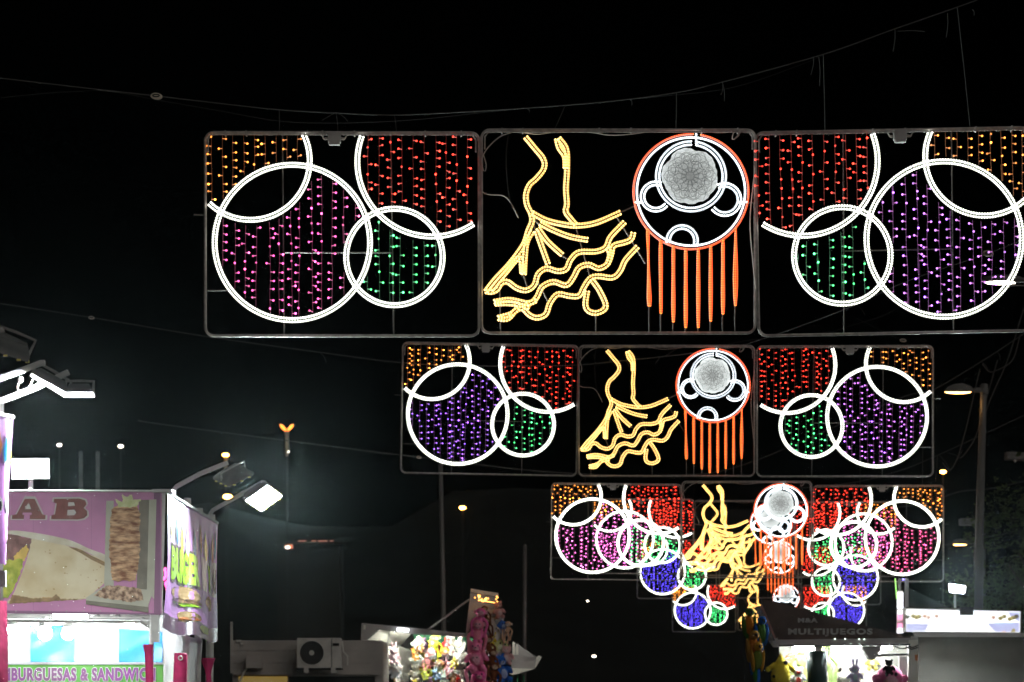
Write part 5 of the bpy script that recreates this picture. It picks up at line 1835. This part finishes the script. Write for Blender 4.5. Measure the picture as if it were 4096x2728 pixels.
MB().box(at(3890, 2088, 82) - q0, (0.85, 0.5, 0.22)).build('head', M['housing'], lp3)
q0 = at(4076, HZ, 66)
q0.z = 0
fl4 = thing('street_lamp', 'dark unlit lamp head at the right edge above the tree', 'street lamp', q0)
MB().box(at(4068, 1826, 66) - q0, (0.62, 0.4, 0.20), Matrix.Rotation(0.05, 3, 'Y')).build('head', M['housing'], fl4)
MB().tube([at(4110, 1826, 66) - q0, at(4112, 2885, 66) - q0], 0.05, 8).build('pole', M['pole'], fl4)
b_ = at(4060, 1844, 65.7) - q0
MB().ball(b_, 0.04, 8, 6).build('sensor', M['stall_white'], fl4)
for (xa, ya, xb, d, r, lb) in ((1762, 1862, 1787, 60, 0.055, 'slim grey pole rising behind the second row, left of the toy stall board'),
                               (2099, 2186, 2094, 68, 0.06, 'slim grey pole standing right of the toy stall'),
                               (323, 1812, 325, 75, 0.06, 'dim pole left of the pair behind the kebab sign'),
                               (391, 1812, 389, 75, 0.06, 'dim pole right of the pair behind the kebab sign')):
    pb = at(xb, HZ, d)
    pb.z = 0
    ro = thing('pole', lb, 'pole', pb, group='plain poles without lamps')
    MB().tube([at(xa, ya, d) - pb, Vector((0, 0, 0))], r, 8, r2=r * 1.25).build('shaft', M['pole'], ro, smooth=True)
    MB().ball(at(xa, ya, d) - pb, r * 1.1, 8, 6).build('cap', M['pole'], ro)


def far_lamp(px, py, d, kind, label, h=0.0, twin=False, lit_pole=False, size=1.0, white=False):
    pb = at(px, HZ, d)
    pb.z = max(-0.4, min(20, at(px, py, d).z - (h or 9)))
    ro = thing('street_lamp', label, 'street lamp', pb, group='far street lamps on the dark hillside')
    top = at(px, py, d) - pb
    size *= 0.72
    MB().tube([top - Vector((0, 0, 0.1)), Vector((0, 0, 0))], 0.07 * size, 6).build('pole', M['far_pole'], ro)
    if lit_pole:
        MB().tube([top - Vector((0, 0, 0.1)), top - Vector((0, 0, 2.0))], 0.16, 6, r2=0.12).build('pole_top', M['lit_pole_top'], ro)
    lm = M['white_far'] if white else M['sodium_far']
    if twin:
        for s in (-1, 1):
            hb = MB()
            hb.ball(top + Vector((s * 0.30, 0, 0.36)), (0.13, 0.13, 0.38), 8, 6, Matrix.Rotation(s * 0.75, 3, 'Y'))
            hb.build('head', M['twin_glow'], ro)
        MB().ball(top - Vector((0, 0, 0.1)), 0.22, 8, 6).build('collar', M['lit_pole_top'], ro)
    else:
        MB().ball(top, (0.30 * size, 0.26 * size, 0.16 * size), 8, 6).build('lens', lm, ro)
        MB().ball(top + Vector((0, 0, 0.16 * size)), (0.25 * size, 0.25 * size, 0.08 * size), 8, 5).build('head', M['housing'], ro)


M['far_pole'] = mat('far dark pole', (0.04, 0.04, 0.04), 0.8)
M['lit_pole_top'] = mat('lamp-lit pole top', (0.55, 0.42, 0.3), 0.8)  # warm pale colour holds the lamplight on far pole tops
M['twin_glow'] = glow('twin lamp glow', (1.0, 0.27, 0.03), 3.0, 'NONE')
far_lamp(1147, 1728, 200, '', 'double-headed orange street lamp, highest on the left hillside', h=12, twin=True, lit_pole=True)
far_lamp(903, 1820, 190, '', 'orange street lamp behind the unlit floodlight', h=10, lit_pole=True, size=1.15)
far_lamp(911, 1987, 170, '', 'round orange lamp just left of the lit floodlight', h=8, size=1.4)
far_lamp(238, 1780, 240, '', 'white distant lamp, left one of two above the kebab sign', size=1.0, white=True)
far_lamp(483, 1785, 240, '', 'white distant lamp, right one of two above the kebab sign', size=1.1, white=True)
far_lamp(1850, 2031, 230, '', 'orange lamp alone between the slim pole and the second row', size=1.35)
far_lamp(1220, 2373, 260, '', 'small pale lamp low above the grey trailer', size=0.9, white=True)
far_lamp(1151, 1806, 260, '', 'tiny white lamp under the double-headed orange one', size=0.8, white=True)
far_lamp(1150, 2189, 240, '', 'pale lamp in front of the far building with orange windows', size=0.9, white=True)
far_lamp(2351, 2404, 250, '', 'tiny pale lamp left of the smallest ring panel', size=0.5, white=True)
far_lamp(2376, 2625, 140, '', 'small warm lamp low in the gap right of the toy stall', h=3, size=0.5, white=True)
far_lamp(3772, 1887, 130, '', 'small orange lamp under the loop of loose cable', h=9, size=0.75)
# far building with a row of orange windows
BD = 255.0
fb0 = at(1235, HZ, BD)
fb0.z = 10
fbld = thing('building', 'far dark house with a row of dim orange windows', 'house', fb0)
M['far_wall'] = mat('dark far wall', (0.04, 0.038, 0.034), 0.9)
M['far_window'] = glow('dim orange window', (1.0, 0.22, 0.05), 0.42, 'NONE')
MB().box(Vector((0, 3, 5)), (6.6, 6, 10.5)).build('wall', M['far_wall'], fbld)
MB().box(Vector((0, 3, 10.4)), (7.2, 6.6, 0.3)).build('roof', M['far_wall'], fbld)
for x0, x1, y0, y1 in ((1140, 1170, 2170, 2192), (1192, 1224, 2162, 2173), (1246, 1264, 2162, 2174), (1272, 1310, 2162, 2172), (1320, 1333, 2162, 2176), (1150, 1172, 2180, 2195)):
    a1, b1 = at(x0, y0, BD), at(x1, y1, BD)
    MB().box((a1 + b1) / 2 - fb0 - Vector((0, 0.03, 0)), (b1.x - a1.x, 0.05, a1.z - b1.z)).build('window', M['far_window'], fbld)

# ------------------------------------------------------------------ trees in the dark at the right
M['bark'] = mat('bark', (0.09, 0.07, 0.05), 0.95, noise=0.3, nscale=6)
M['foliage'] = mat('dark green foliage', (0.07, 0.10, 0.03), 0.8, noise=0.5, nscale=3)


def tree(px, d, h, rad, label, seed, zc=0.62):
    rr = random.Random(seed)
    b0 = at(px, HZ, d)
    b0.z = 0
    ro = thing('tree', label, 'tree', b0, group='dark trees behind the kiosk')
    t = MB()
    t.tube([(0, 0, 0), (0.1, 0, h * 0.25), (0.0, 0.1, h * 0.5), (0.15, 0, h * 0.8)], 0.22, 8, r2=0.05)
    for k in range(7):
        a = rr.uniform(0, 6.28)
        z = h * rr.uniform(0.3, 0.6)
        L = rad * rr.uniform(0.5, 0.9)
        t.tube([(0.05, 0, z), (L * 0.5 * math.cos(a), L * 0.5 * math.sin(a), z + L * 0.35), (L * math.cos(a), L * math.sin(a), z + L * 0.75)], 0.07, 5, r2=0.02)
    t.build('trunk', M['bark'], ro)
    c = MB()
    for k in range(46):
        while True:
            p = Vector((rr.uniform(-1, 1), rr.uniform(-1, 1), rr.uniform(-1, 1)))
            if p.length < 1:
                break
        ctr = Vector((p.x * rad, p.y * rad, h * zc + p.z * h * 0.36))
        for q in range(60):
            v = ctr + Vector((rr.gauss(0, 0.28), rr.gauss(0, 0.28), rr.gauss(0, 0.24)))
            s = rr.uniform(0.05, 0.11)
            a = Vector((rr.uniform(-1, 1), rr.uniform(-1, 1), rr.uniform(-0.6, 0.6))).normalized() * s
            e = Vector((rr.uniform(-1, 1), rr.uniform(-1, 1), rr.uniform(-1, 1))).normalized() * s * 0.6
            c.add([v - a, v + e, v + a, v - e], [(0, 1, 2, 3)])
    o_ = c.build('crown', M['foliage'], ro)
    o_['kind'] = 'stuff'


tree(4030, 64, 6.4, 1.6, 'dark leafy tree behind the kiosk, right of the tall lamp post', 3)
tree(4150, 60, 8.6, 1.5, 'taller dark tree at the right edge of the photo', 5)
tree(3800, 78, 4.8, 1.7, 'low dark tree behind the small dazzling floodlight', 9)
